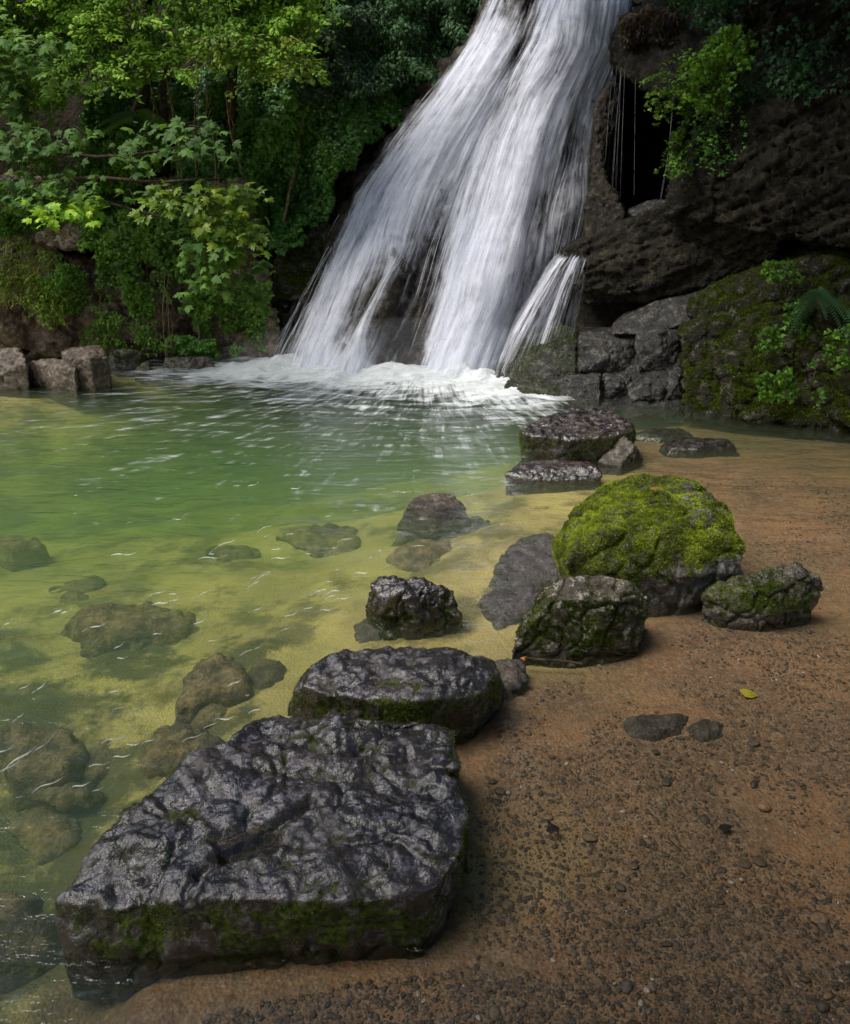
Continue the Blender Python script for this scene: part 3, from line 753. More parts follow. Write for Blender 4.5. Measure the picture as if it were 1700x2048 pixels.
sunken([(720,1235),(760,1222),(840,1240),(900,1262),(830,1278),(730,1265)], -.07, -.2, .010, 'sunken foot stone under the lumpy boulder', 69, .25, 'rock_bare', lo=.08, bill=.04)
sunken([(20,1620),(90,1590),(150,1620),(140,1680),(60,1700)], -.22, -.45, .018, 'dark green sunken rock left of the big boulder tip', 70, .3)
sunken([(-60,1800),(20,1760),(80,1800),(90,1870),(0,1920),(-80,1900)], -.14, -.5, .016, 'dark weedy stone in the murky bottom left corner', 76, .35)
sunken([(90,1560),(170,1545),(210,1570),(170,1600),(110,1600)], -.2, -.4, .016, 'small dark sunken stone below the olive one at left', 77, .3)
sunken([(300,1560),(330,1545),(345,1570),(310,1590)], -.2, -.35, .014, 'small sunken stone close to the big boulder flank', 71, .2)
sunken([(1325,885),(1380,876),(1460,880),(1468,893),(1400,900),(1340,898)], -.01, -.2, .014, 'flat dark stone awash near the right cliff foot', 72, .3, 'rock_wet', lo=.05, bill=.03)
sunken([(1265,868),(1300,858),(1370,862),(1390,872),(1320,880)], -.045, -.2, .014, 'small dark stone awash behind the flat one by the cliff', 73, .3, 'rock_wet', lo=.05, bill=.03)
sunken([(1248,1440),(1300,1432),(1372,1432),(1360,1462),(1310,1478),(1270,1470)], -.028, -.08, .006, 'flat dark brown stone half buried in the brown gravel shelf', 74, .22, 'rock_bare', lo=.06, bill=.03)
sunken([(1372,1462),(1400,1440),(1445,1452),(1440,1480),(1400,1488)], -.036, -.08, .008, 'low dark stone under thin water beside the half buried stone', 75, .2, 'rock_bare', lo=.06, bill=.03)
#@@PART3
# ------------------------------------------------------------------ cliffs
M['cliff_brown'] = mat_rock('cliff_brown', (.07, .045, .028), (.44, .32, .21), moss=-.12, wet=.15, scale=.9, lichen_sheen=.6, lichen_sheen_col=(.36, .32, .27), moss_up=.45, moss_side=.1,
                            moss_col=((.02, .03, .006), (.08, .11, .015)), stain=(.10, .05, .025), bump=1.3)
M['cliff_dark'] = mat_rock('cliff_dark', (.004, .0036, .0026), (.046, .040, .026), moss=.14, wet=.15, spec=.35, scale=.9, lichen_sheen=.3, lichen_sheen_col=(.11, .09, .06), moss_up=.35, moss_side=.2, bump=2.2)
M['cliff_grey'] = mat_rock('cliff_grey', (.007, .0065, .0065), (.06, .055, .05), moss=-.1, spec=.8, wet=.75, scale=1.0, lichen_sheen=.3, moss_up=.4, moss_side=.3, bump=1.6)
M['cliff_moss'] = mat_rock('cliff_moss', (.008, .0065, .004), (.055, .045, .028), moss=.64, wet=.15, scale=.9, lichen_sheen=.3, moss_up=.5, moss_side=.35, moss_col=((.010, .015, .003), (.06, .08, .008)), bump=1.3, spec=.4)
M['tufa'] = mat_rock('tufa', (.010, .0075, .0055), (.065, .047, .03), moss=-.05, wet=.4, spec=.5, scale=1.2, lichen_sheen=.15, moss_up=.2, moss_side=.25, moss_col=((.015, .022, .004), (.06, .09, .01)), bump=1.6)
M['soil'] = mat_simple('soil', (.010, .008, .005), (.035, .026, .015), .9, 6, .2, .03)

def slab(front, back=1.0, rise=0.0):
    T = np.array([aty(*p) for p in front]); B = T + np.stack([T[:, 0] / T[:, 1] * back, np.full(len(T), back), np.full(len(T), rise)], 1)
    return hull(np.concatenate([T, B]))
def cliff(name, slabs, vox, mat, label, cat, seed, size, base=None, tufts=(), kind=None, apart=False, **kw):
    if apart:        # every block weathered by itself, so that the joints between them stay open
        Vs, Fs, Cs, off = [], [], [], 0
        for i, sl in enumerate(slabs):
            v, f = remesh_union([sl], vox); v, c = rockify(v, f, seed=seed + i * 3, size=size, **kw)
            Vs.append(v); Fs.append(f + off); Cs.append(c); off += len(v)
        V, F, cav = np.concatenate(Vs), np.concatenate(Fs), np.concatenate(Cs)
    else:
        V, F = remesh_union(slabs, vox)
        V, cav = rockify(V, F, seed=seed, size=size, **kw)
    if base is None: base = V.mean(0); base[2] = V[:, 2].min()
    o = thing_mesh(name, V, F, mat, base, label, cat, None, {'cav': cav}) if kind is None else thing_mesh(name, V, F, mat, base, None, None, None, {'cav': cav})
    if kind: o['kind'] = kind
    for k, (n, mf, sz, mt) in enumerate(tufts):
        moss_tufts('moss', V, F, n, mf, sz, mt, o, base, seed=seed * 3 + k)
    return o, V, F
def wet_ok(P, N): return (P[:, 2] > .03) * 1.0

# far left wall: courses of limestone blocks with open joints
def wallY(x): return 8.45 - .09 * np.clip(x + 3.5, -4, 3) ** 1 + .12 * np.sin(x * 1.7)
def block(cx, cy, cz, w, d, h, r, jit=.12):
    P = []
    for i in (-.5, .5):
        for j in (-.5, .5):
            for k in (-.5, .5):
                P.append([cx + i * w * (1 + r.uniform(-jit, jit)), cy + j * d * (1 + r.uniform(-jit, jit)), cz + k * h * (1 + r.uniform(-jit, jit))])
    return hull(np.array(P))
r = np.random.default_rng(21)
parts = []
z = -.35
for h in (.42, .34, .3, .36, .28, .4):
    x = -8.5 + r.uniform(0, .4)
    while x < -2.15:
        w = r.uniform(.3, .95)
        off = r.uniform(-.16, .14) + z * .16
        parts.append(block(x + w / 2, wallY(x) + .6 + off, z + h / 2, w - .035, 1.3, h * r.uniform(.88, 1.02) - .03, r, .09))
        x += w
    z += h
parts.append(slab([(-900, 760, 8.75), (-900, 330, 9.05), (430, 350, 9.0), (500, 760, 8.6)], 1.2))
parts.append(slab([(380, 720, 8.3), (480, 720, 8.15), (560, 728, 8.0), (555, 690, 8.1), (430, 640, 8.25), (390, 650, 8.3)], .8))
parts.append(slab([(70, 470, 8.1), (120, 440, 8.15), (190, 455, 8.2), (188, 500, 8.15), (110, 498, 8.05), (75, 490, 8.1)], .9))
r = np.random.default_rng(22)
def face_block(px0, px1, py0, py1, Y, d=.7, j=5):
    P = [(px0 + r.uniform(-j, j), py0 + r.uniform(-j, j), Y + .08), ((px0 + px1) / 2, py0 - r.uniform(0, j), Y + .02), (px1 + r.uniform(-j, j), py0 + r.uniform(-j, j), Y + .08),
         (px0 + r.uniform(-j, j), py1, Y), (px1 + r.uniform(-j, j), py1, Y), ((px0 + px1) / 2, (py0 + py1) / 2, Y - .06)]
    return slab(P, d)
for a in [(95, 200, 518, 600, 8.3), (205, 240, 530, 600, 8.35), (242, 332, 545, 612, 8.22), (-60, 60, 600, 700, 8.1), (62, 150, 610, 712, 8.15), (150, 243, 612, 712, 8.18), (246, 330, 620, 690, 8.2), (250, 330, 692, 730, 8.25),
          (332, 400, 600, 660, 8.3), (335, 398, 664, 728, 8.3), (402, 500, 628, 726, 8.2), (502, 560, 622, 728, 8.15), (330, 420, 520, 596, 8.35), (425, 540, 540, 622, 8.35), (205, 330, 450, 520, 8.4)]:
    parts.append(face_block(*a))
cliff('cliff', parts, .026, M['cliff_brown'], None, None, 5, .5, kind='structure', lo=.05, bill=.04, bf=4, fine=.045, pit=.03, pf=12, strata=.03, sf=7, sm=1, facet=.06, aniso=.8, crack=.04, cf=1.8,
    tufts=[(60000, lambda P, N: sstep(.0, .3, fbm(P * 2.2, 3, seed=151) + .3 * N[:, 2]) * (P[:, 2] > .04), .02, M['moss_dark'])])
# bank above the wall, right up over the falls
def bankY(x, z):
    return 8.75 + np.where(z < 2.4, (z - 1.2) * .28, .336 + (z - 2.4) * .55) + .35 * np.sin(x * .9 + 1) * .5 + .12 * (x + 2) * (x < 0)*0 + .9 * sstep(-1.2, .4, x)
gx = np.arange(-16, 12.01, .12); gz = np.arange(-.3, 9.01, .12)
X, Z, bF2 = gridmesh(gx, gz)
Y = bankY(X, Z) + .25 * fbm(np.stack([X, Z, 0 * X], 1) * .9, 4, seed=9) + np.where((X > 1.0), .6 * sstep(1, 2.4, X) * sstep(4.5, 2.5, Z) , 0) + .12
put('bank', mesh_data('bank', np.stack([X, Y, Z], 1), bF2), M['soil'])['kind'] = 'structure'

# tufa apron behind the falling water ----------------------------------
ROWS = np.array([  # py, left px, right px, depth Y in the middle
 (0, 985, 1252, 9.30), (30, 972, 1246, 9.18), (100, 935, 1240, 8.98), (200, 865, 1203, 8.68), (300, 785, 1192, 8.42), (400, 715, 1190, 8.18), (500, 672, 1172, 7.98),
 (600, 632, 1150, 7.78), (700, 588, 1115, 7.56), (770, 562, 1090, 7.38), (840, 540, 1070, 7.2)], float)
def apron(s, py):
    L = np.interp(py, ROWS[:, 0], ROWS[:, 1]); Rr = np.interp(py, ROWS[:, 0], ROWS[:, 2]); Yc = np.interp(py, ROWS[:, 0], ROWS[:, 3])
    px = L + (Rr - L) * s
    u = np.abs(2 * s - 1)
    Y = Yc + .38 * u ** 2.4 + np.maximum(0, u - 1) * 1.2
    Y = Y - .14 * np.exp(-((s - .22) / .09) ** 2) - .16 * np.exp(-((s - .66) / .10) ** 2) + .05 * np.exp(-((s - .42) / .05) ** 2)
    # two ledges that kick the water out
    def ledge(s0, w, p0, a):
        return a * np.exp(-((s - s0) / w) ** 2) * sstep(p0 - 110, p0 - 5, py) * sstep(p0 + 120, p0 + 10, py)
    Y = Y - ledge(.19, .07, 575, .16) - ledge(.29, .045, 610, .16) - ledge(.68, .12, 545, .10) - ledge(.88, .06, 430, .12) - ledge(.55, .08, 130, .1)
    return aty(px, py, Y)
ss_ = np.linspace(-.22, 1.12, 200); pp_ = np.concatenate([np.linspace(0, 840, 300)])
S, PY, aF = gridmesh(ss_, pp_)
AV = apron(S, PY)
top = AV[:200] + np.array([0, 1.6, .03]); AV = np.concatenate([top, AV]); aF = aF + 200
i = np.arange(199); aF = np.concatenate([np.stack([i, i + 1, i + 201, i + 200], 1), aF])
aF = aF[:, ::-1]
AN = tri_normals(AV, aF)
if AN[:, 1].mean() > 0: aF = aF[:, ::-1]; AN = -AN
q = AV * np.array([1.6, 1.0, .55])
rib = np.abs(pn(q * 2.6, 41)); rib2 = np.abs(pn(q * 6, 42))
lump = np.abs(pn(AV * 5, 43))
AV = AV + AN * (.16 * (rib - .3) + .06 * (rib2 - .3) + .07 * (lump - .3) + .035 * fbm(AV * 14, 3, seed=44))[:, None]
apr = mesh_data('tufa_apron', AV - [.3, 8, 0], aF, {'cav': np.clip(lump * 3, 0, 1)})
tag(put('tufa_apron', apr, M['tufa'], loc=(.3, 8, 0)), 'dark porous rock apron that the waterfall runs down', 'rock face')

# right side ------------------------------------------------------------
cliff('overhang_cliff', [
    slab([(1335, 430, 7.0), (1345, 330, 7.25), (1400, 270, 7.2), (1480, 220, 7.0), (1600, 160, 6.6), (1800, 60, 6.2), (2100, -60, 6.0), (2100, 560, 5.9), (1700, 500, 6.2), (1560, 470, 6.5), (1440, 440, 6.8)], 2.2),
    slab([(1340, 400, 7.15), (1380, 385, 7.0), (1470, 430, 6.75), (1560, 480, 6.6), (1550, 525, 6.75), (1450, 520, 6.9), (1380, 470, 7.05)], 1.4),
    slab([(1440, 250, 7.3), (1500, -60, 7.6), (2100, -300, 6.6), (2100, 200, 6.2), (1600, 200, 7.0)], 2.5)],
    .024, M['cliff_dark'], 'dark overhanging cliff with slanting layers on the right of the fall', 'cliff', 6, .8, lo=.07, bill=.03, bf=4, strata=.085, sf=9, sdir=(-.42, .1, .9), fine=.04, crack=.035, cf=2, sm=1, facet=.03, aniso=2.5)
cliff('ledge_rock', [
    slab([(1128, 500, 7.55), (1150, 490, 7.5), (1240, 482, 7.55), (1290, 455, 7.45), (1345, 405, 7.3), (1420, 400, 7.15), (1545, 480, 6.8), (1560, 520, 6.85), (1440, 560, 6.95), (1400, 575, 7.0), (1320, 600, 7.15), (1240, 608, 7.3), (1175, 606, 7.4), (1135, 560, 7.5)], 1.4),
    slab([(1160, 520, 7.3), (1260, 505, 7.2), (1360, 470, 7.1), (1420, 520, 6.95), (1330, 575, 7.05), (1230, 590, 7.2), (1170, 580, 7.3)], 1.0)],
    .02, M['cliff_dark'], 'bulging wet dark ledge rock beside the waterfall under the overhang', 'rock', 7, .5, lo=.06, bill=.045, bf=4, facet=.03, strata=.075, sf=6, sdir=(-.3, 0, .95), crack=.03, cf=2, fine=.04, aniso=1.5, sm=3)
cliff('rock', [slab([(1255, 425, 8.0), (1300, 402, 8.0), (1335, 402, 7.9), (1330, 430, 7.8), (1275, 450, 7.9)], .5)], .02, M['cliff_grey'],
      'dark wet rock at the mouth of the cave behind the fall', 'rock', 8, .3, lo=.08, bill=.05, fine=.03, sm=2)
cliff('slab_rock', [
    slab([(1222, 668, 6.85), (1250, 640, 6.95), (1310, 608, 7.0), (1392, 584, 6.95), (1420, 590, 6.9), (1400, 645, 6.75), (1330, 660, 6.75), (1260, 672, 6.8)], .8)],
    .016, M['cliff_grey'], 'pale grey slanting slab between the dark ledge and the block steps', 'rock', 9, .4, lo=.06, bill=.03, strata=.03, sf=5, crack=.03, fine=.025, sm=3)
cliff('mossy_rock', [
    slab([(1385, 640, 6.7), (1378, 605, 6.85), (1430, 568, 6.85), (1540, 532, 6.6), (1650, 512, 6.35), (1850, 520, 6.2), (1850, 700, 6.0), (1600, 690, 6.2), (1450, 660, 6.5)], 1.2)],
    .02, M['cliff_moss'], 'long moss covered rock shelf under the overhang on the right', 'rock', 10, .6, lo=.08, bill=.05, strata=.04, sf=5, sdir=(-.3, 0, 1), fine=.03, sm=3,
    tufts=[(60000, lambda P, N: sstep(-.3, .15, fbm(P * 3, 3, seed=101) + .5 * N[:, 2] - .2), .018, M['moss_dark'])])
r = np.random.default_rng(31)
def face_block(px0, px1, py0, py1, Y, d=.7, j=5):
    P = [(px0 + r.uniform(-j, j), py0 + r.uniform(-j, j), Y + .08), ((px0 + px1) / 2, py0 - r.uniform(0, j), Y + .02), (px1 + r.uniform(-j, j), py0 + r.uniform(-j, j), Y + .08),
         (px0 + r.uniform(-j, j), py1, Y), (px1 + r.uniform(-j, j), py1, Y), ((px0 + px1) / 2, (py0 + py1) / 2, Y - .06)]
    return slab(P, d)
cliff('stepped_rock', [
    slab([(1150, 690, 6.95), (1260, 672, 6.95), (1370, 645, 6.85), (1400, 640, 6.9), (1400, 760, 6.6), (1360, 840, 6.25), (1210, 830, 6.4), (1150, 820, 6.6)], .9),
    face_block(1155, 1270, 684, 748, 6.68), face_block(1275, 1362, 660, 745, 6.6), face_block(1205, 1262, 752, 800, 6.5), face_block(1255, 1335, 765, 812, 6.38),
    face_block(1335, 1368, 745, 800, 6.38), face_block(1200, 1370, 812, 850, 6.22, .6), face_block(1160, 1215, 690, 760, 6.75),
    slab([(1115, 760, 6.6), (1130, 752, 6.55), (1200, 755, 6.5), (1203, 800, 6.42), (1195, 830, 6.35), (1125, 830, 6.4)], .6)],
    .015, M['cliff_grey'], 'grey cracked rock steps at the waterline right of the fall', 'rock', 11, .35, apart=True, lo=.06, bill=.02, bf=4, crack=.03, cf=1.5, fine=.022, sm=2, facet=.03, strata=.02, sf=4)
cliff('mossy_rock', [
    slab([(985, 775, 6.95), (1000, 745, 7.0), (1030, 722, 6.95), (1070, 698, 6.9), (1120, 678, 6.85), (1152, 690, 6.8), (1150, 760, 6.6), (1130, 820, 6.4), (1030, 812, 6.45), (1015, 790, 6.6)], .8),
    slab([(980, 760, 6.95), (1000, 748, 6.95), (1020, 760, 6.85), (1015, 790, 6.8), (985, 785, 6.9)], .4)],
    .014, M['cliff_grey'], 'mossy black rock right where the fall meets the pool', 'rock', 12, .35, lo=.07, bill=.045, bf=4, crack=.03, fine=.03, sm=3,
    tufts=[(26000, lambda P, N: sstep(-.05, .3, fbm(P * 3.5, 3, seed=111) + .45 * N[:, 2] + .06) * (P[:, 2] > .04), .013, M['moss_dark'])])
cliff('mossy_cliff', [
    slab([(1362, 660, 6.6), (1400, 640, 6.65), (1500, 640, 6.45), (1600, 610, 6.25), (1900, 600, 5.9), (2100, 620, 5.8), (2100, 930, 5.1), (1900, 905, 5.3), (1700, 885, 5.5), (1500, 860, 5.8), (1370, 842, 6.1)], 1.5),
    slab([(1445, 700, 6.2), (1480, 660, 6.3), (1560, 650, 6.2), (1580, 720, 5.95), (1570, 850, 5.75), (1500, 850, 5.8), (1450, 800, 5.95)], .8),
    slab([(1370, 660, 6.5), (1420, 640, 6.5), (1435, 700, 6.3), (1430, 840, 5.98), (1375, 835, 6.1)], .6),
    slab([(1600, 620, 6.05), (1700, 600, 5.95), (1850, 640, 5.7), (1850, 800, 5.5), (1700, 850, 5.5), (1610, 800, 5.8)], .8)],
    .02, M['cliff_moss'], 'large mossy rock face standing in the shallows at the right edge', 'cliff', 13, .6, apart=True, lo=.10, bill=.05, bf=4, strata=.06, sf=5, fine=.035, sm=2, facet=.04,
    tufts=[(110000, lambda P, N: sstep(-.2, .2, fbm(P * 2.6, 3, seed=121) + .4 * N[:, 2] - .06 + .5*sstep(.25,.05,P[:,2])) * (P[:, 2] > .02), .018, M['moss_dark'])])
# cave chamber behind and the pillar of tufa beside it
cliff('tufa_pillar', [
    slab([(1190, 215, 8.45), (1215, 165, 8.55), (1240, 165, 8.6), (1228, 260, 8.45), (1205, 300, 8.35), (1188, 300, 8.3)], .5),
    slab([(1185, 290, 8.3), (1205, 290, 8.35), (1200, 370, 8.2), (1215, 380, 8.1), (1180, 400, 8.1)], .5),
    slab([(1180, 372, 8.1), (1205, 360, 8.12), (1232, 385, 8.05), (1248, 425, 7.95), (1250, 460, 7.9), (1235, 488, 7.85), (1170, 495, 7.8), (1172, 430, 7.95)], .6)],
    .018, M['tufa'], 'tall rounded pillar of brown tufa beside the cave', 'rock', 14, .4, lo=.08, bill=.06, bf=4, fine=.04, pit=.03, pf=10, sm=4,
    tufts=[(9000, lambda P, N: sstep(-.1, .2, fbm(P * 3, 3, seed=131)) * (P[:, 2] < 2.1) * .8, .014, M['moss_dark'])])
cliff('cave_roof', [
    slab([(1225, 70, 9.0), (1260, 20, 9.2), (1330, 0, 9.2), (1500, -60, 8.6), (1540, 140, 8.0), (1440, 230, 7.8), (1350, 200, 8.0), (1290, 150, 8.6), (1232, 145, 8.8)], 2.2),
    slab([(1330, -80, 8.2), (1500, -140, 7.6), (2100, -300, 6.8), (2100, 60, 6.6), (1560, 160, 7.4), (1420, 130, 7.8)], 2.0)],
    .04, M['cliff_dark'], 'dark rock roof hanging over the cave at the top right', 'cliff', 15, .7, lo=.1, bill=.06, strata=.05, sf=9, aniso=1.5, fine=.04, sm=3)
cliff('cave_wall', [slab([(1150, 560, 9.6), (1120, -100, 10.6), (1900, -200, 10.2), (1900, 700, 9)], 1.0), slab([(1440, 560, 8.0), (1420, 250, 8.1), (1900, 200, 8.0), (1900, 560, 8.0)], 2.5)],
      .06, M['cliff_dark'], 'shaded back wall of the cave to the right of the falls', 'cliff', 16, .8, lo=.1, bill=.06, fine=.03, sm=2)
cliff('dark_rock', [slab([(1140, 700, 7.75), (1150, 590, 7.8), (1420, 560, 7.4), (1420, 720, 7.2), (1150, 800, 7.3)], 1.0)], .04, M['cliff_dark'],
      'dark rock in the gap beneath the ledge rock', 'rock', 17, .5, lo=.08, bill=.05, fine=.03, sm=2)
# mossy rock shoulder to the left of the fall
cliff('mossy_cliff', [
    slab([(520, 740, 8.15), (545, 600, 8.5), (600, 480, 8.75), (680, 380, 9.0), (760, 300, 9.3), (800, 300, 9.4), (740, 450, 9.0), (700, 560, 8.7), (660, 740, 8.3)], 1.0),
    slab([(430, 740, 8.25), (440, 620, 8.5), (540, 600, 8.4), (590, 640, 8.25), (580, 740, 8.05)], .8),
    slab([(540, 600, 8.35), (560, 500, 8.55), (640, 440, 8.7), (680, 480, 8.6), (640, 600, 8.3)], .8)],
    .024, M['cliff_moss'], 'shaded mossy rock face just left of the waterfall', 'cliff', 18, .6, lo=.09, bill=.06, bf=4, strata=.04, sf=5, fine=.035, sm=3, facet=.02,
    tufts=[(70000, lambda P, N: sstep(-.05, .25, fbm(P * 1.8, 3, seed=141) + .1 * N[:, 2]) * (P[:, 2] > .5), .02, M['moss_dark'])])

# ------------------------------------------------------------------ the falling water
DEN = {  # py: (px, density)
 0: [(985,.0),(1000,.7),(1025,.4),(1045,.05),(1062,.1),(1075,.3),(1235,.3),(1250,.1)],
 20: [(980,.2),(1000,.8),(1025,.5),(1045,.1),(1062,.55),(1080,.95),(1232,.95),(1246,.4)],
 100: [(935,.25),(970,.85),(1015,.8),(1032,.12),(1050,.12),(1072,.8),(1100,.75),(1150,.9),(1230,.9),(1240,.4)],
 200: [(865,.3),(895,.85),(960,.9),(992,.75),(1008,.3),(1035,.7),(1100,.92),(1140,.9),(1170,.7),(1190,.65),(1203,.3)],
 300: [(785,.2),(825,.9),(900,.9),(955,.88),(985,.8),(1010,.85),(1080,.92),(1108,.75),(1128,.35),(1160,.65),(1190,.45)],
 400: [(715,.2),(755,.9),(835,.9),(880,.78),(920,.65),(958,.95),(1020,.95),(1050,.8),(1075,.45),(1120,.58),(1150,.62),(1190,.4)],
 500: [(672,.2),(705,.85),(775,.95),(815,.5),(850,.25),(880,.35),(918,.85),(960,1),(1020,.95),(1050,.6),(1100,.5),(1140,.3),(1172,.05)],
 600: [(632,.2),(660,.9),(708,1),(728,.5),(745,.2),(762,.8),(782,.12),(830,.08),(850,.3),(880,.5),(905,1),(988,.97),(1012,.6),(1060,.52),(1100,.35),(1150,.1)],
 700: [(588,.35),(600,.3),(618,.9),(670,1),(690,.7),(720,.8),(748,.5),(768,.1),(835,.1),(850,.45),(870,.8),(890,1),(985,1),(1010,.6),(1040,.5),(1100,.3)],
 780: [(562,.3),(600,.6),(625,1),(680,1),(720,.8),(760,.35),(775,.2),(835,.25),(860,.85),(900,1),(985,1),(1010,.5),(1050,.3),(1090,.1)]}
_ks = sorted(DEN); _sg = np.linspace(0, 1, 160); _dt = []
for k in _ks:
    L = np.interp(k, ROWS[:, 0], ROWS[:, 1]); Rr = np.interp(k, ROWS[:, 0], ROWS[:, 2])
    a = np.array(DEN[k]); _dt.append(np.interp(_sg, (a[:, 0] - L) / (Rr - L), a[:, 1]))
_dt = np.array(_dt)
def density(s, py):
    i = np.clip(np.searchsorted(_ks, py, side='right') - 1, 0, len(_ks) - 2); ka = np.array(_ks, float)
    f = np.clip((py - ka[i]) / (ka[i + 1] - ka[i]), 0, 1)
    j = np.clip(s * 159, 0, 158.999); j0 = j.astype(int); fj = j - j0
    g = lambda ii: _dt[ii, j0] * (1 - fj) + _dt[ii, j0 + 1] * fj
    return g(i) * (1 - f) + g(i + 1) * f
def mat_fall(name, fine, seed, thr, soft, gain, tint=(.84, .86, .97)):
    m, t = nt(name); b = NB(t)
    uv = b.attr('uvw').outputs['Vector']; den = b.attr('den').outputs['Fac']
    off = b.n('ShaderNodeVectorMath', operation='ADD'); b.set(off.inputs[0], uv); off.inputs[1].default_value = (seed * 3.3, seed * 1.7, seed)
    u = off.outputs[0]
    a1 = b.noise(b.mapping(u, (9 * fine, .9, 1)), 1.0, 4, .6, .25)
    a2 = b.noise(b.mapping(u, (34 * fine, 1.1, 1)), 1.0, 4, .65, .2)
    a3 = b.noise(b.mapping(u, (90 * fine, 2.2, 1)), 1.0, 2, .6, .1)
    a4 = b.noise(b.mapping(u, (13 * fine, 4.5, 1)), 1.0, 3, .6, .6)
    v = b.math('ADD', b.math('MULTIPLY', a1, .28), b.math('ADD', b.math('MULTIPLY', a2, .40), b.math('MULTIPLY', a3, .22)))
    v = b.math('ADD', v, b.math('MULTIPLY', b.math('SUBTRACT', a4, .5), .30)); v = b.math('ADD', v, .05)
    v = b.math('ADD', b.math('MULTIPLY', b.math('SUBTRACT', v, .5), 3.4), den)
    al = b.math('MULTIPLY', b.ss(v, thr, thr + soft), gain)
    al = b.math('MULTIPLY', al, b.ss(den, .01, .12), clamp=True)
    d = b.n('ShaderNodeBsdfDiffuse'); b.set(d.inputs[0], (*tint, 1))
    tl = b.n('ShaderNodeBsdfTranslucent'); b.set(tl.inputs[0], (*tint, 1))
    m0 = b.n('ShaderNodeMixShader'); m0.inputs[0].default_value = .3; t.links.new(d.outputs[0], m0.inputs[1]); t.links.new(tl.outputs[0], m0.inputs[2])
    b.set(d.inputs['Normal'], b.bump(a2, .05, .4))
    tr = b.n('ShaderNodeBsdfTransparent')
    mx = b.n('ShaderNodeMixShader'); b.set(mx.inputs[0], al); t.links.new(tr.outputs[0], mx.inputs[1]); t.links.new(m0.outputs[0], mx.inputs[2])
    o = b.n('ShaderNodeOutputMaterial'); t.links.new(mx.outputs[0], o.inputs[0])
    return m
fall = bpy.data.objects.new('waterfall', None); fall.location = (.1, 7.6, 0); link(fall)
fall['kind'] = 'structure'
fb = np.array([.1, 7.6, 0])
def sheet(name, offs, mat, nseed, fn=apron, smax=1.0, densf=density, pr=(0, 782), ns=150, npy=230, foff=.0):
    S, PY, sF = gridmesh(np.linspace(0, 1, ns), np.linspace(*pr, npy))
    V = fn(S, PY); N = tri_normals(V, sF)
    if N[:, 1].mean() > 0: N = -N; sF = sF[:, ::-1]
    dn = densf(S, PY)
    strn = pn(np.stack([S * 26 + PY * 0, PY / 330, 0 * S], 1), nseed) + .6 * pn(np.stack([S * 60, PY / 200, 0 * S], 1), nseed + 1)
    V = V + N * (offs + .03 * dn + .035 * strn)[:, None]
    # distance run along the flow in metres
    row = V.reshape(npy, ns, 3); dl = np.linalg.norm(np.diff(row[:, ns // 2], axis=0), axis=1); tt = np.concatenate([[0], np.cumsum(dl)])
    uvw = np.stack([S * 2.0, np.repeat(tt, ns), 0 * S], 1)
    put(name, mesh_data(name, V - fb, sF, {'den': dn, 'uvw': uvw}), mat, fall)
M['fall_soft'] = mat_fall('fall_soft', .8, 1, .12, 1.0, .8)
M['fall_fine'] = mat_fall('fall_fine', 1.1, 2, .36, .85, .88)
M['fall_wisp'] = mat_fall('fall_wisp', 1.7, 3, .62, .8, .6)
sheet('soft_veil', .05, M['fall_soft'], 51)
sheet('fine_veil', .10, M['fall_fine'], 55)
sheet('outer_veil', .15, M['fall_wisp'], 59)
# side cascade running off the ledge rock
CR = np.array([(505, 1135, 1180, 7.42), (520, 1118, 1180, 7.30), (545, 1098, 1176, 7.2), (580, 1075, 1168, 7.14), (620, 1048, 1162, 7.08), (680, 1012, 1150, 6.98), (740, 985, 1130, 6.9), (790, 970, 1115, 6.8)], float)
def casc(s, py):
    L = np.interp(py, CR[:, 0], CR[:, 1]); Rr = np.interp(py, CR[:, 0], CR[:, 2]); Yc = np.interp(py, CR[:, 0], CR[:, 3])
    return aty(L + (Rr - L) * s, py, Yc + .16 * np.abs(2 * s - 1) ** 2 + .05 * np.sin(s * 14 + 1))
cden = lambda s, py: np.clip(.74 - .15 * s + .12 * np.sin(s * 13 + .6) - .25 * sstep(640, 760, py), 0, 1) * sstep(0, .08, s) * sstep(1, .9, s) * sstep(505, 525, py)
sheet('side_cascade', .0, M['fall_fine'], 61, casc, densf=cden, pr=(505, 790), ns=60, npy=90)
sheet('side_cascade', .03, M['fall_wisp'], 63, casc, densf=cden, pr=(505, 790), ns=60, npy=90)
# single strands
def tubes(name, paths, mat, parent, off, sides=4):
    V, F = [], []
    for pts, rad in paths:
        pts = np.asarray(pts, float); n = len(pts); rad = np.broadcast_to(rad, (n,))
        t = np.gradient(pts, axis=0); t /= np.linalg.norm(t, axis=1)[:, None] + 1e-9
        up = np.where(np.abs(t[:, 2:3]) > .9, np.array([[0, 1., 0]]), np.array([[0, 0, 1.]]))
        a = np.cross(t, up); a /= np.linalg.norm(a, axis=1)[:, None] + 1e-9; c = np.cross(t, a)
        o = sum(len(v) for v in V)
        th = np.arange(sides) / sides * 2 * math.pi
        ring = pts[:, None] + rad[:, None, None] * (np.cos(th)[None, :, None] * a[:, None] + np.sin(th)[None, :, None] * c[:, None])
        V.append(ring.reshape(-1, 3))
        i = np.arange(n - 1)[:, None] * sides; j = np.arange(sides)[None]; j2 = (j + 1) % sides
        F.append(np.stack([i + j, i + j2, i + sides + j2, i + sides + j], -1).reshape(-1, 4) + o)
    V = np.concatenate(V); F = np.concatenate(F)
    return put(name, mesh_data(name, V - np.asarray(off, float), F), mat, parent)
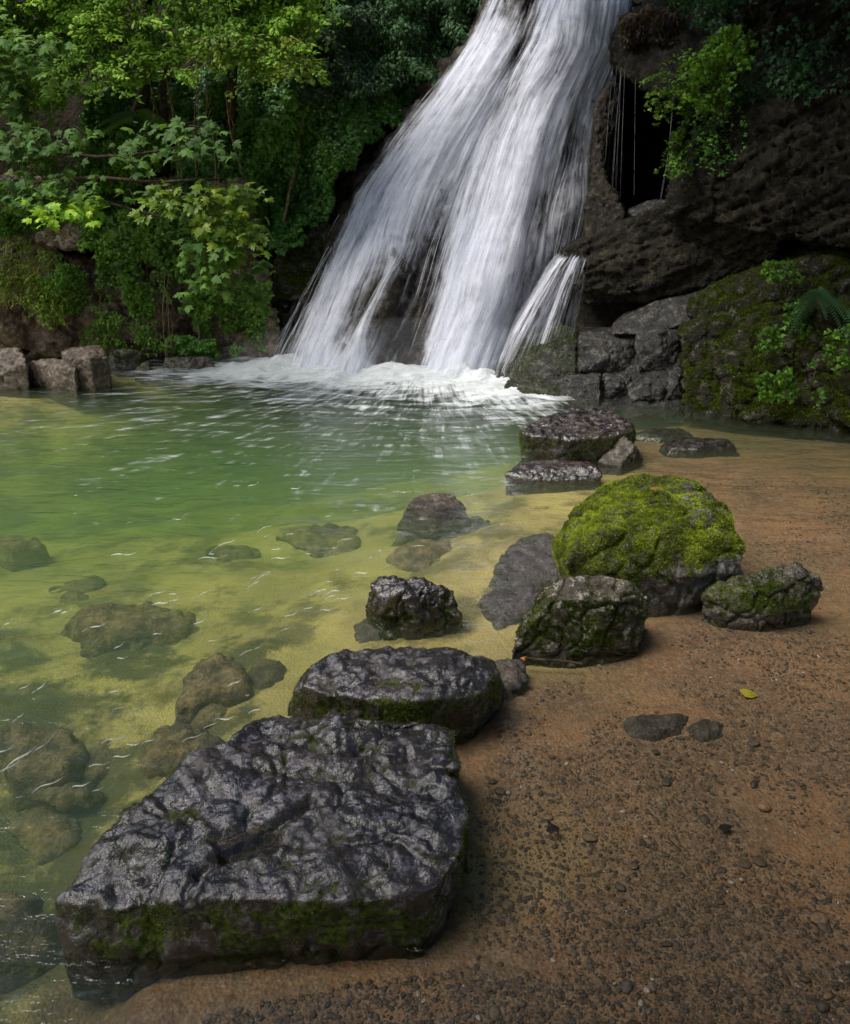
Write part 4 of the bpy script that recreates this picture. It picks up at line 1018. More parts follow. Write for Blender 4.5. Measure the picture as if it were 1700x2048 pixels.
def mat_strand():
    m, t = nt('strand'); b = NB(t)
    d = b.n('ShaderNodeBsdfDiffuse'); d.inputs[0].default_value = (.85, .87, .93, 1); tr = b.n('ShaderNodeBsdfTransparent')
    mx = b.n('ShaderNodeMixShader'); b.set(mx.inputs[0], b.ss(b.noise(b.pos(), 5, 3), .3, .7, .12, .55))
    t.links.new(tr.outputs[0], mx.inputs[1]); t.links.new(d.outputs[0], mx.inputs[2])
    t.links.new(mx.outputs[0], b.n('ShaderNodeOutputMaterial').inputs[0]); return m
M['strand'] = mat_strand()
def pxpath(pts, n=14, wob=0, rr=None):
    pts = np.array(pts, float); t = np.linspace(0, len(pts) - 1, n)
    P = np.stack([np.interp(t, np.arange(len(pts)), pts[:, k]) for k in range(3)], 1)
    for _ in range(2): P[1:-1] = .5 * P[1:-1] + .25 * (P[:-2] + P[2:])
    return aty(P[:, 0], P[:, 1], P[:, 2])
r = np.random.default_rng(77); paths = []
for k in range(26):      # loose threads off the left flank
    a = r.uniform(0, 1); s0 = r.uniform(-.06, .05); p0 = r.uniform(380, 640)
    p = np.linspace(p0, r.uniform(700, 760), 16); s = s0 - .03 * np.sin((p - p0) / 300 * 3)
    V = apron(s, p); V[:, 1] -= .06 + .1 * r.random(); V[:, 0] += .015 * np.cumsum(r.normal(size=16)) * .3
    paths.append((V, .0035 * r.uniform(.5, 1.2)))
for k in range(30):      # threads over the bare middle and right flank
    s0 = r.choice([r.uniform(.36, .52), r.uniform(.8, 1.0), r.uniform(.0, .1)]); p0 = r.uniform(250, 560); p1 = min(765, p0 + r.uniform(80, 260))
    p = np.linspace(p0, p1, 18); V = apron(s0 + .004 * np.sin(p / 30 + k), p); V[:, 1] -= .09 + .05 * r.random()
    paths.append((V, .003 * r.uniform(.5, 1.3) * np.sin(np.linspace(.15, 3.0, 18))))
for px, y0, y1, dx in [(1212, 330, 150, 22), (1222, 360, 160, 20), (1230, 395, 170, 12), (1208, 300, 150, 18), (1240, 350, 150, 10), (1268, 330, 180, 3), (1226, 400, 240, 14), (1217, 385, 155, 26)]:
    Yd = r.uniform(8.15, 8.5); paths.append((pxpath([(px + dx, y1 - 20, Yd), (px + dx * .5, (y0 + y1) / 2, Yd - .03), (px, y0 + 60, Yd - .05)], 14), .0009 * r.uniform(.4, 1.3)))
for k in range(2): paths.append((pxpath([(1348 - k, 180, 7.75), (1338 - k * .7, 300, 7.7), (1322 - 2 * k, 400, 7.65)], 12), .0007 * r.uniform(.5, 1)))
for k in range(14):
    x = 1238 + k * 3; paths.append((pxpath([(x + 4, 445 + k % 3 * 4, 7.72), (x, 462, 7.66), (x - 6, 486, 7.6)], 8), .005 * r.uniform(.5, 1)))
for k in range(0):
    x = r.uniform(1150, 1195); paths.append((pxpath([(x, 600, 7.25), (x - 3, 640, 7.2), (x - 6, 690, 7.18)], 8), .0014 * r.uniform(.5, 1)))
tubes('water_threads', paths, M['strand'], fall, fb)
# spray hanging over the foot of the fall
mv, mf_ = hull(np.array([[math.cos(a) * math.cos(e_) * 1.75, math.sin(a) * math.cos(e_) * .5, math.sin(e_) * .42] for a in np.linspace(0, 6.2, 24) for e_ in np.linspace(-1.5, 1.5, 11)]))
mm, mt_ = nt('mist'); _v = mt_.nodes.new('ShaderNodeVolumePrincipled'); _v.inputs['Color'].default_value = (.9, .93, 1, 1); _v.inputs['Density'].default_value = .09
mt_.links.new(_v.outputs[0], mt_.nodes.new('ShaderNodeOutputMaterial').inputs[1])
_o = put('mist', mesh_data('mist', mv, mf_), mm, loc=(-.2, 7.25, .14)); tag(_o, 'thin spray hanging over the white foam at the foot of the fall', 'mist', kind='stuff')
#@@PART4
# ------------------------------------------------------------------ foliage
def fan(outline, centre):
    V = np.array([centre] + outline, float); n = len(outline)
    return V, np.array([[0, 1 + i, 1 + (i + 1) % n] for i in range(n)])
def mirror(half): return half + [(-x, y, z) for x, y, z in half[::-1] if abs(x) > 1e-6]
MAPLE = fan(mirror([(0, .0, 0), (.16, -.06, -.02), (.42, .05, -.07), (.30, .20, -.03), (.56, .42, -.12), (.40, .50, -.06), (.20, .50, .0), (.22, .78, -.05), (.10, .80, -.04), (0, 1.05, -.12)]), (0, .32, .05))
IVY = fan(mirror([(0, .05, 0), (.30, -.05, -.05), (.50, .25, -.10), (.26, .48, -.02), (.14, .62, -.03), (0, 1.0, -.12)]), (0, .35, .05))
OVAL = (np.array([(0, 0, 0), (.24, .3, -.05), (.22, .65, -.06), (0, 1.0, -.14), (-.22, .65, -.06), (-.24, .3, -.05), (0, .5, .04)], float),
        np.array([[6, 0, 1], [6, 1, 2], [6, 2, 3], [6, 3, 4], [6, 4, 5], [6, 5, 0]]))
BLADE = (np.array([(-.03, 0, 0), (.03, 0, 0), (.025, .4, .06), (-.025, .4, .06), (.018, .75, .22), (-.018, .75, .22), (0, 1, .48)], float),
         np.array([[0, 1, 2], [0, 2, 3], [3, 2, 4], [3, 4, 5], [5, 4, 6]]))
def frond():
    V, F = [], []
    for i in range(18):
        y = .08 + i * .052; w = .24 * math.sin(min(1, (i + 2) / 9) * 1.57) * (1 - i / 18) ** .6 + .02; z = -.35 * y * y
        for sgn in (-1, 1):
            o = len(V); V += [(0, y - .018, z + .0), (sgn * w, y + .05, z - .05), (sgn * w * .5, y + .055, z - .01), (0, y + .02, z)]
            F += [[o, o + 1, o + 2], [o, o + 2, o + 3]]
    return np.array(V), np.array(F)
FERN = frond()
M['leaf_ivy'] = mat_leaf('leaf_ivy', [(0, (.018, .055, .010)), (.4, (.055, .17, .02)), (.75, (.13, .32, .03)), (1, (.26, .46, .045))], .22, .42, .45)
M['leaf_ivy_light'] = mat_leaf('leaf_ivy_light', [(0, (.03, .075, .012)), (.4, (.10, .23, .02)), (.75, (.22, .40, .03)), (1, (.40, .55, .05))], .3, .45, .35)
M['leaf_canopy'] = mat_leaf('leaf_canopy', [(0, (.04, .10, .012)), (.3, (.12, .27, .02)), (.65, (.28, .50, .03)), (1, (.50, .62, .05))], .35, .5, .3)
M['leaf_maple'] = mat_leaf('leaf_maple', [(0, (.03, .07, .016)), (.45, (.075, .16, .03)), (.8, (.15, .27, .03)), (1, (.28, .38, .03))], .3, .6, .22)
M['leaf_yellow'] = mat_leaf('leaf_yellow', [(0, (.06, .12, .015)), (.4, (.14, .24, .018)), (.75, (.28, .36, .02)), (1, (.40, .38, .03))], .4, .42, .35)
M['leaf_dark'] = mat_leaf('leaf_dark', [(0, (.008, .020, .010)), (.45, (.022, .062, .022)), (.8, (.05, .125, .036)), (1, (.10, .20, .055))], .2, .5, .3)
M['leaf_fresh'] = mat_leaf('leaf_fresh', [(0, (.03, .075, .008)), (.4, (.07, .17, .012)), (.75, (.14, .30, .018)), (1, (.26, .44, .03))], .35, .45, .3)
M['grass'] = mat_leaf('grass', [(0, (.06, .09, .015)), (.4, (.16, .22, .03)), (.75, (.34, .38, .05)), (1, (.55, .45, .18))], .3, .5, .3)
M['bark'] = mat_simple('bark', (.02, .014, .009), (.07, .05, .033), .85, 25, .2, .006)
M['vine_stem'] = mat_simple('vine_stem', (.10, .07, .035), (.24, .19, .10), .8, 30, .2, .003)

def inside(px, py, poly):
    poly = np.array(poly, float); c = np.zeros(len(px), bool); n = len(poly)
    for i in range(n):
        x1, y1 = poly[i]; x2, y2 = poly[(i + 1) % n]
        cond = ((y1 > py) != (y2 > py)); xi = (x2 - x1) * (py - y1) / (y2 - y1 + 1e-9) + x1
        c ^= cond & (px < xi)
    return c
def leaf_mass(name, n, poly, Yf, size, tmpl, mat, parent=None, base=None, seed=0, bulge=.3, cf=2.2, zf=1.0, thick=.1, dens=(-.35, .1), df=1.6,
              edge=26, up=.55, jit=.5, down=.6, tone=.5, sz=(.6, 1.3)):
    r = np.random.default_rng(seed + 900); pl = np.array(poly, float)
    px = r.uniform(pl[:, 0].min(), pl[:, 0].max(), n); py = r.uniform(pl[:, 1].min(), pl[:, 1].max(), n)
    e = np.stack([px / 60, py / 60, np.full(n, seed * 1.3)], 1)
    k = inside(px + edge * 1.6 * pn(e, 1) + edge * .6 * pn(e * 3, 2), py + edge * 1.6 * pn(e, 3) + edge * .6 * pn(e * 3, 4), poly)
    px, py = px[k], py[k]
    Yb = Yf(px, py) if callable(Yf) else np.full(len(px), float(Yf))
    P = aty(px, py, Yb)
    def h(P): 
        q = np.stack([P[:, 0] * cf, P[:, 2] * cf * zf, np.full(len(P), seed * .7)], 1)
        return bulge * (.9 - 1.6 * np.abs(pn(q, seed)) + .5 * pn(q * 2.3, seed + 1) + .25 * pn(q * 5, seed + 2))
    h0 = h(P); gxx = (h(P + [.04, 0, 0]) - h0) / .04; gzz = (h(P + [0, 0, .04]) - h0) / .04
    dn = fbm(np.stack([P[:, 0] * df, P[:, 2] * df * zf, np.full(len(P), seed * 2.1)], 1), 3, seed=seed + 7)
    keep = r.random(len(P)) < .06 + .94 * sstep(dens[0], dens[1], dn + .25 * h0 / max(bulge, .01))
    P, h0, gxx, gzz, dn = P[keep], h0[keep], gxx[keep], gzz[keep], dn[keep]
    P[:, 1] -= h0 + thick * r.random(len(P)) ** 2
    N = unit(np.stack([-gxx * .6, np.full(len(P), -1.0), up - gzz * .6], 1)) + jit * r.normal(size=P.shape)
    T = np.stack([.5 * r.normal(size=len(P)), -.2 + 0 * gxx, -down + .45 * r.normal(size=len(P))], 1)
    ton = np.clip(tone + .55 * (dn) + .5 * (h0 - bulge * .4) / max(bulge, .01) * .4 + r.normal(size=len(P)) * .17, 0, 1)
    v, f, a = instance(P, N, T, size * r.uniform(*sz, len(P)), *tmpl, ton)
    if base is None: base = P.mean(0)
    return put(name, mesh_data(name, v - np.asarray(base, float), f, {'rnd': a}, smooth=False), mat, parent), P
def plant(name, label, cat, stems, masses, sm='bark', leaf='leaves', group=None):
    """a thing: stems (paths) + one leaves mesh per mass"""
    base = np.asarray(stems[0][0][0], float)
    e = empty(name, tuple(base), label, cat, group)
    tubes('branch' if sm == 'bark' else 'stem', stems, M[sm], e, base, 5)
    for kw in masses: leaf_mass(leaf, parent=e, base=base, **kw)
    return e
def branch(px, r0=.03, r1=.006, n=22, wob=.02, seed=0):
    P = pxpath(px, n); rr_ = np.random.default_rng(seed + 5)
    P = P + wob * np.cumsum(rr_.normal(size=P.shape), 0) * np.sin(np.linspace(0, 3.1, n))[:, None] * .4
    return (P, np.linspace(r0, r1, n))
def sprays(name, specs, size, tmpl, mat, parent, base, seed=0, tone=.5, stem=None, face=(0, -.5, .85), gap=.8):
    """leafy twigs: specs = list of (start xyz, dir xyz, length, leaves); twigs droop and carry leaves on both sides"""
    r = np.random.default_rng(seed + 300); PP, NN, TT, SS, AA, tw = [], [], [], [], [], []
    for st, d, L, nl in specs:
        st = np.asarray(st, float); d = np.asarray(d, float); d /= np.linalg.norm(d)
        t = np.linspace(0, 1, 7)[:, None]
        path = st + d * L * t + np.array([0, 0, -.28 * L]) * t ** 2 + r.normal(size=3) * .06 * L * t
        tw.append((path, np.linspace(.004, .0015, 7)))
        k = r.uniform(.1, 1.0, nl); c = np.stack([np.interp(k, t[:, 0], path[:, j]) for j in range(3)], 1)
        side = np.cross(d, [0, 0, 1.]); side /= np.linalg.norm(side) + 1e-9
        sg = r.choice([-1, 1], nl)[:, None]
        T = d * .7 + side * sg * r.uniform(.3, 1.2, (nl, 1)) + np.array([0, 0, -.35]) + .3 * r.normal(size=(nl, 3))
        c = c + unit(T) * size * gap * r.uniform(.3, 1.3, (nl, 1)) + r.normal(size=(nl, 3)) * size * .25
        PP.append(c); TT.append(T); NN.append(np.array(face) + .42 * r.normal(size=(nl, 3)))
        SS.append(size * r.uniform(.55, 1.25, nl)); AA.append(np.clip(tone + r.normal() * .12 + r.normal(size=nl) * .16, 0, 1))
    P = np.concatenate(PP)
    v, f, a = instance(P, np.concatenate(NN), np.concatenate(TT), np.concatenate(SS), *tmpl, np.concatenate(AA))
    put(name, mesh_data(name, v - base, f, {'rnd': a}, smooth=False), mat, parent)
    tubes('twig', tw, M['bark'], parent, base, 3)['kind'] = 'stuff'
def rspecs(n, poly, Yr, L, nl, seed, dirf=None):
    r = np.random.default_rng(seed); pl = np.array(poly, float); out = []
    while len(out) < n:
        x, y = r.uniform(pl[:, 0].min(), pl[:, 0].max()), r.uniform(pl[:, 1].min(), pl[:, 1].max())
        if not inside(np.array([x]), np.array([y]), poly)[0]: continue
        Y = r.uniform(*Yr); p = aty(x, y, Y)
        d = dirf(x, y, r) if dirf else np.array([r.normal() * .8, -.8 + .5 * r.normal(), .15 * r.normal()])
        out.append((p, d, L * r.uniform(.6, 1.3), int(nl * r.uniform(.6, 1.3))))
    return out

bY = lambda off: (lambda px, py: np.interp(py, [-300, 0, 250, 450, 720], [10.6, 9.7, 9.0, 8.75, 8.35]) + .9 * sstep(560, 900, px) * sstep(450, 100, py) - off)
# background cover on the bank
plant('ivy', 'dark ivy covering the shaded cliff between the leafy tree and the falls', 'ivy',
      [branch([(560, 470, 8.6), (600, 300, 8.8), (640, 120, 9.2)], .02, .01)],
      [dict(n=64000, poly=[(500, 150), (640, 140), (1020, -60), (1010, 20), (945, 100), (895, 170), (850, 240), (805, 280), (770, 250), (740, 300), (710, 340), (670, 350), (650, 410), (610, 470), (560, 500), (500, 480), (480, 250)],
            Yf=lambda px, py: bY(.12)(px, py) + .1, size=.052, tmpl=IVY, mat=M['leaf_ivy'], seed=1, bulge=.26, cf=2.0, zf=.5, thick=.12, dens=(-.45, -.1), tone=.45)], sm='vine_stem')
plant('ivy', 'ivy curtain with hanging stems in the shade under the leafy tree', 'ivy',
      [branch([(330, 440, 8.6), (350, 300, 8.8), (360, 120, 9.1)], .02, .01)],
      [dict(n=30000, poly=[(190, 150), (520, 130), (500, 300), (490, 420), (420, 430), (330, 420), (200, 430), (120, 400), (160, 300)],
            Yf=bY(.1), size=.05, tmpl=IVY, mat=M['leaf_ivy'], seed=2, bulge=.28, cf=2.2, zf=.45, thick=.1, dens=(-.2, .15), tone=.5)], sm='vine_stem')
plant('bush', 'dark bluish green bushes along the top edge left of the waterfall', 'bush',
      [branch([(700, 150, 10), (720, 40, 10), (760, -60, 10.2)], .03, .015)],
      [dict(n=52000, poly=[(540, -260), (1100, -260), (1000, -30), (950, 60), (880, 150), (800, 175), (700, 200), (600, 190), (560, 100)],
            Yf=lambda px, py: bY(.3)(px, py), size=.055, tmpl=OVAL, mat=M['leaf_dark'], seed=3, bulge=.42, cf=1.5, thick=.18, dens=(-.5, -.1), tone=.62)])
# leafy tree top left
cano = [(-420, -320), (640, -320), (640, 60), (612, 150), (560, 150), (500, 145), (430, 110), (330, 160), (200, 160), (130, 200), (60, 215), (-420, 230)]
base = aty(300, 120, 8.6); e = empty('leafy_tree', tuple(base), 'big bright green tree crown spilling over the bank at upper left', 'tree')
tubes('branch', [branch([(250, 300, 8.8), (300, 120, 8.6), (280, -120, 8.8)], .07, .04, seed=1), branch([(300, 120, 8.6), (420, 60, 8.2), (590, 120, 7.9)], .04, .008, seed=2),
                 branch([(300, 100, 8.6), (160, 60, 8.1), (0, 120, 7.7)], .04, .008, seed=3), branch([(290, 0, 8.7), (420, -60, 8.3), (600, 20, 8.0)], .035, .008, seed=4),
                 branch([(330, 290, 8.75), (332, 180, 8.6), (335, 120, 8.5)], .035, .03, seed=5), branch([(460, 300, 8.75), (468, 180, 8.6), (470, 100, 8.5)], .05, .045, seed=6)], M['bark'], e, base, 6)
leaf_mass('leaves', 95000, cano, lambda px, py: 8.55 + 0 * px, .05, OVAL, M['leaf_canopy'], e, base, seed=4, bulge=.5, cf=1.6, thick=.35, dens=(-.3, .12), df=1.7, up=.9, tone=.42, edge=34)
sprays('leaves', rspecs(620, cano, (7.5, 8.3), .40, 34, 41), .048, OVAL, M['leaf_canopy'], e, base, seed=5, tone=.62)
sprays('leaves', rspecs(70, [(380, 60), (600, 70), (612, 165), (560, 140), (480, 140), (400, 110)], (7.4, 7.9), .35, 30, 42), .05, OVAL, M['leaf_yellow'], e, base, seed=6, tone=.5)
sprays('leaves', rspecs(60, [(-200, 60), (120, 70), (150, 150), (100, 190), (60, 225), (-200, 225)], (7.0, 7.5), .35, 14, 43), .085, MAPLE, M['leaf_maple'], e, base, seed=7, tone=.62)
# maple reaching out over the pool
mp = [branch([(-300, 420, 7.6), (0, 375, 7.0), (180, 352, 6.7), (300, 362, 6.6), (440, 358, 6.5)], .03, .009, seed=7, wob=.008),
      branch([(-200, 330, 7.3), (60, 300, 6.9), (200, 318, 6.7), (330, 300, 6.6), (400, 285, 6.6)], .02, .006, seed=8, wob=.008),
      branch([(200, 400, 6.8), (300, 430, 6.7), (340, 435, 6.6), (380, 415, 6.55)], .012, .006, seed=9, wob=.006),
      branch([(300, 362, 6.6), (400, 400, 6.5), (440, 470, 6.45), (470, 540, 6.45)], .012, .005, seed=10, wob=.006)]
base = np.asarray(mp[0][0][0]); e = empty('maple_tree', tuple(base), 'maple branches with large lobed grey green leaves reaching over the far bank', 'tree')
tubes('branch', mp, M['bark'], e, base, 6)
sprays('leaves', rspecs(22, [(10, 260), (130, 240), (230, 250), (260, 310), (180, 330), (20, 310)], (6.5, 7.0), .3, 11, 51), .078, MAPLE, M['leaf_maple'], e, base, seed=11, tone=.42)
sprays('leaves', rspecs(19, [(270, 240), (400, 235), (440, 290), (400, 330), (300, 300)], (6.4, 6.8), .3, 10, 52), .078, MAPLE, M['leaf_maple'], e, base, seed=12, tone=.35)
sprays('leaves', rspecs(24, [(0, 350), (130, 340), (260, 360), (310, 390), (180, 400), (20, 400)], (6.4, 6.8), .3, 11, 53), .078, MAPLE, M['leaf_maple'], e, base, seed=13, tone=.5)
sprays('leaves', rspecs(44, [(340, 370), (440, 350), (500, 395), (520, 440), (515, 480), (450, 470), (390, 430), (350, 410)], (6.3, 6.6), .25, 10, 54), .075, MAPLE, M['leaf_yellow'], e, base, seed=14, tone=.45)
sprays('leaves', rspecs(26, [(380, 450), (470, 470), (500, 520), (460, 580), (410, 540)], (6.3, 6.6), .25, 10, 55), .078, MAPLE, M['leaf_maple'], e, base, seed=15, tone=.6)
sprays('leaves', rspecs(14, [(60, 400), (160, 390), (190, 420), (100, 425)], (6.3, 6.6), .25, 12, 56), .078, MAPLE, M['leaf_canopy'], e, base, seed=16, tone=.7)
# smaller ground plants of the left wall
plant('ivy', 'thick cascade of small round ivy leaves hanging in front of the wall', 'ivy', [branch([(400, 700, 8.0), (395, 600, 8.1), (420, 470, 8.25)], .012, .008)],
      [dict(n=9000, poly=[(330, 420), (500, 420), (490, 500), (440, 580), (425, 640), (395, 665), (375, 640), (360, 590), (350, 540), (300, 470)], Yf=8.15, size=.05, tmpl=IVY, mat=M['leaf_ivy_light'], seed=11, bulge=.2, cf=2.6, zf=.5, thick=.1, dens=(-.25, .05), tone=.35)], sm='vine_stem')
plant('ivy', 'small patchy ivy creeping over the middle of the limestone wall', 'ivy', [branch([(200, 660, 8.1), (205, 560, 8.2), (220, 450, 8.3)], .01, .006)],
      [dict(n=5000, poly=[(150, 420), (340, 420), (330, 520), (300, 545), (270, 520), (240, 560), (235, 620), (205, 600), (185, 520), (150, 470)], Yf=8.25, size=.045, tmpl=IVY, mat=M['leaf_ivy_light'], seed=12, bulge=.12, cf=2.6, thick=.08, dens=(-.05, .2), tone=.45)], sm='vine_stem')
plant('ivy', 'low green plants along the waterline under the wall', 'plant', [branch([(390, 715, 7.95), (400, 700, 8.0), (410, 690, 8.0)], .008, .005)],
      [dict(n=4200, poly=[(340, 672), (400, 668), (440, 690), (436, 712), (350, 712)], Yf=8.05, size=.042, tmpl=IVY, mat=M['leaf_ivy'], seed=13, bulge=.1, cf=4, thick=.08, dens=(-.5, -.2), tone=.75),
       dict(n=900, poly=[(455, 680), (490, 680), (488, 705), (460, 702)], Yf=8.0, size=.04, tmpl=IVY, mat=M['leaf_ivy'], seed=14, bulge=.08, cf=4, thick=.06, dens=(-.5, -.2), tone=.75)], sm='vine_stem')
plant('bush', 'sunlit yellow green weeds spilling over the wall at the left edge', 'bush', [branch([(40, 640, 7.9), (50, 560, 8.0), (40, 500, 8.1)], .01, .006)],
      [dict(n=9000, poly=[(-400, 440), (60, 450), (110, 500), (140, 560), (120, 600), (135, 640), (100, 650), (60, 610), (0, 600), (-400, 620)], Yf=lambda px, py: np.interp(py, [430, 650], [8.35, 7.85]), size=.04, tmpl=OVAL, mat=M['leaf_yellow'], seed=15, bulge=.10, cf=4, thick=.1, dens=(-.05, .25), tone=.4, up=.9),
       dict(n=5000, poly=[(60, 280), (330, 260), (340, 330), (200, 420), (60, 430)], Yf=8.5, size=.045, tmpl=OVAL, mat=M['leaf_fresh'], seed=16, bulge=.15, cf=3, thick=.1, dens=(-.2, .15), tone=.5),
       dict(n=8000, poly=[(0, 420), (330, 420), (330, 460), (100, 470), (0, 470)], Yf=8.3, size=.04, tmpl=IVY, mat=M['leaf_fresh'], seed=17, bulge=.1, cf=3, thick=.1, dens=(-.1, .15), tone=.4)])
plant('ivy', 'leafy ivy strands draped down the brown wall under the maple', 'ivy', [branch([(300, 640, 8.15), (300, 560, 8.2), (310, 450, 8.3)], .01, .006)],
      [dict(n=9000, poly=[(230, 440), (345, 440), (350, 560), (320, 640), (300, 600), (285, 660), (262, 600), (240, 540)], Yf=8.12, size=.04, tmpl=IVY, mat=M['leaf_ivy_light'], seed=18, bulge=.12, cf=4, zf=.4, thick=.08, dens=(.15, .35), tone=.4),
       dict(n=6000, poly=[(60, 560), (150, 520), (175, 600), (150, 690), (110, 640), (60, 660)], Yf=8.02, size=.036, tmpl=OVAL, mat=M['leaf_fresh'], seed=19, bulge=.1, cf=4, zf=.6, thick=.08, dens=(.0, .25), tone=.4),
       dict(n=2500, poly=[(170, 610), (330, 620), (330, 720), (160, 700)], Yf=8.05, size=.032, tmpl=OVAL, mat=M['leaf_ivy_light'], seed=20, bulge=.06, cf=5, thick=.05, dens=(.25, .4), tone=.5),
       dict(n=2600, poly=[(400, 560), (540, 560), (560, 700), (420, 640)], Yf=8.15, size=.034, tmpl=IVY, mat=M['leaf_ivy_light'], seed=26, bulge=.06, cf=4, zf=.5, thick=.05, dens=(.1, .3), tone=.4)], sm='vine_stem')
def grass_patch(label, n, poly, Yf, L, seed, mat='grass', lean=(0, -.5, .55)):
    r = np.random.default_rng(seed); pl = np.array(poly, float)
    px = r.uniform(pl[:, 0].min(), pl[:, 0].max(), n * 2); py = r.uniform(pl[:, 1].min(), pl[:, 1].max(), n * 2)
    k = inside(px, py, poly); px, py = px[k][:n], py[k][:n]
    P = aty(px, py, Yf(px, py) if callable(Yf) else Yf); q = P * 6; k = fbm(q, 2, seed=seed) > -.15; P = P[k]
    T = np.array(lean) + .45 * r.normal(size=P.shape); N = np.array([0, -.3, -1.0]) + .3 * r.normal(size=P.shape)
    v, f, a = instance(P, N, T, L * r.uniform(.5, 1.3, len(P)), *BLADE, r.uniform(.1, 1, len(P)))
    o = put('grass', mesh_data('grass', v - P.mean(0), f, {'rnd': a}, smooth=False), M[mat], loc=tuple(P.mean(0)))
    tag(o, label, 'grass', kind='stuff')
grass_patch('long pale grass hanging over the wall at left', 1500, [(-200, 470), (60, 480), (120, 560), (140, 600), (110, 640), (60, 610), (-200, 600)], lambda px, py: np.interp(py, [430, 650], [8.2, 7.75]), .15, 61)
grass_patch('short green grass on top of the wall at left', 900, [(0, 430), (70, 428), (70, 470), (0, 470)], 8.25, .16, 62, 'leaf_fresh', (0, -.2, .9))
grass_patch('bright wispy grass tuft beside the top of the water', 500, [(700, 350), (750, 325), (765, 335), (740, 365), (705, 372)], 8.95, .14, 63, 'leaf_fresh', (-.1, -.5, .5))
# hanging bare stems
for k, (x0, y0, x1, y1, Y) in enumerate([(332, 150, 358, 400, 8.0), (395, 150, 392, 370, 8.0), (412, 165, 410, 240, 8.05), (452, 190, 482, 340, 7.95), (298, 155, 306, 250, 8.1), (330, 540, 332, 720, 7.75), (425, 270, 430, 400, 7.9), (345, 700, 335, 590, 7.8)]):
    P = branch([(x0, y0, Y), ((x0 + x1) / 2 + 6 * (-1) ** k, (y0 + y1) / 2, Y - .05), (x1, y1, Y)], .006, .004, 20, .006, seed=k + 20)
    o = tubes('hanging_vine', [P, (P[0] + [.02, .02, 0] + .01 * np.sin(np.arange(20))[:, None], .003)], M['vine_stem'], None, P[0][0], 4); o.location = P[0][0]
    tag(o, ['pale bare vine hanging from the tree through maple leaves', 'pale straight vine left of the dark hollow', 'short bare vine beside the straight one', 'twisted brown vine at the edge of the dark hollow',
            'thin bare vine nearest the left of the hanging stems', 'long bare stem hanging down the limestone wall', 'thin vine behind the big maple leaves', 'short crossing stem at the foot of the limestone wall'][k], 'vine', 'bare vines hanging on the bank')
# right hand greenery
plant('hanging_shrub', 'bright fresh green shrub hanging over the cave mouth', 'shrub', [branch([(1480, 60, 7.2), (1420, 150, 6.95), (1370, 260, 6.9), (1350, 330, 6.9)], .015, .005)],
      [dict(n=1500, poly=[(1400, 90), (1445, 65), (1475, 100), (1460, 150), (1440, 200), (1400, 230), (1350, 190), (1360, 140)], Yf=7.0, size=.04, tmpl=IVY, mat=M['leaf_fresh'], seed=21, bulge=.22, cf=3.5, thick=.25, dens=(-.05, .2), tone=.45, edge=22)])
_hs = [o for o in scene.objects if o.name.startswith('hanging_shrub')][0]; _hb = np.array(_hs.location[:])
_dd = lambda x, y, r: np.array([-.5 + .5 * r.normal(), -.5 + .3 * r.normal(), -.35 + .3 * r.normal()])
sprays('leaves', rspecs(46, [(1390, 90), (1450, 60), (1480, 110), (1470, 190), (1430, 240), (1380, 210), (1330, 170), (1310, 160), (1330, 140)], (6.85, 7.15), .22, 26, 81, _dd), .036, IVY, M['leaf_fresh'], _hs, _hb, seed=81, tone=.6, gap=.6)
sprays('leaves', rspecs(34, [(1345, 200), (1400, 190), (1420, 280), (1400, 340), (1345, 330), (1345, 270)], (6.85, 7.1), .18, 22, 82, _dd), .032, IVY, M['leaf_fresh'], _hs, _hb, seed=82, tone=.45, gap=.6)
sprays('leaves', rspecs(22, [(1400, 200), (1500, 160), (1520, 250), (1440, 320)], (6.8, 7.0), .25, 20, 83, _dd), .032, IVY, M['leaf_ivy'], _hs, _hb, seed=83, tone=.6, gap=.6)
sprays('leaves', rspecs(12, [(1310, 150), (1350, 150), (1345, 215), (1315, 210)], (6.9, 7.1), .14, 18, 84, _dd), .034, IVY, M['leaf_yellow'], _hs, _hb, seed=84, tone=.4, gap=.6)
plant('bush', 'shaded dark foliage covering the top right cliff', 'bush', [branch([(1500, 200, 7.3), (1540, 60, 7.4), (1600, -60, 7.4)], .03, .01)],
      [dict(n=26000, poly=[(1260, -80), (2100, -300), (2100, 40), (1700, 150), (1560, 230), (1480, 300), (1420, 330), (1390, 340), (1400, 240), (1440, 160), (1420, 80), (1330, 40)], Yf=lambda px, py: np.interp(px, [1250, 1500, 2000], [8.3, 7.0, 6.1]), size=.045, tmpl=IVY, mat=M['leaf_dark'], seed=24, bulge=.28, cf=2.2, thick=.2, dens=(-.2, .2), tone=.6)])
plant('dry_bush', 'brown dry twigs and leaves on the rock right of the fall top', 'bush', [branch([(1240, 90, 8.9), (1280, 60, 8.8), (1340, 90, 8.5)], .015, .004)],
      [dict(n=3500, poly=[(1235, 20), (1330, 10), (1360, 70), (1330, 130), (1290, 90), (1240, 70)], Yf=8.75, size=.05, tmpl=OVAL, mat=mat_leaf('leaf_dry', [(0, (.03, .02, .015)), (.5, (.09, .06, .045)), (1, (.22, .15, .12))], .2, .6, .2), seed=25, bulge=.16, cf=3, thick=.2, dens=(-.2, .15), tone=.45)])
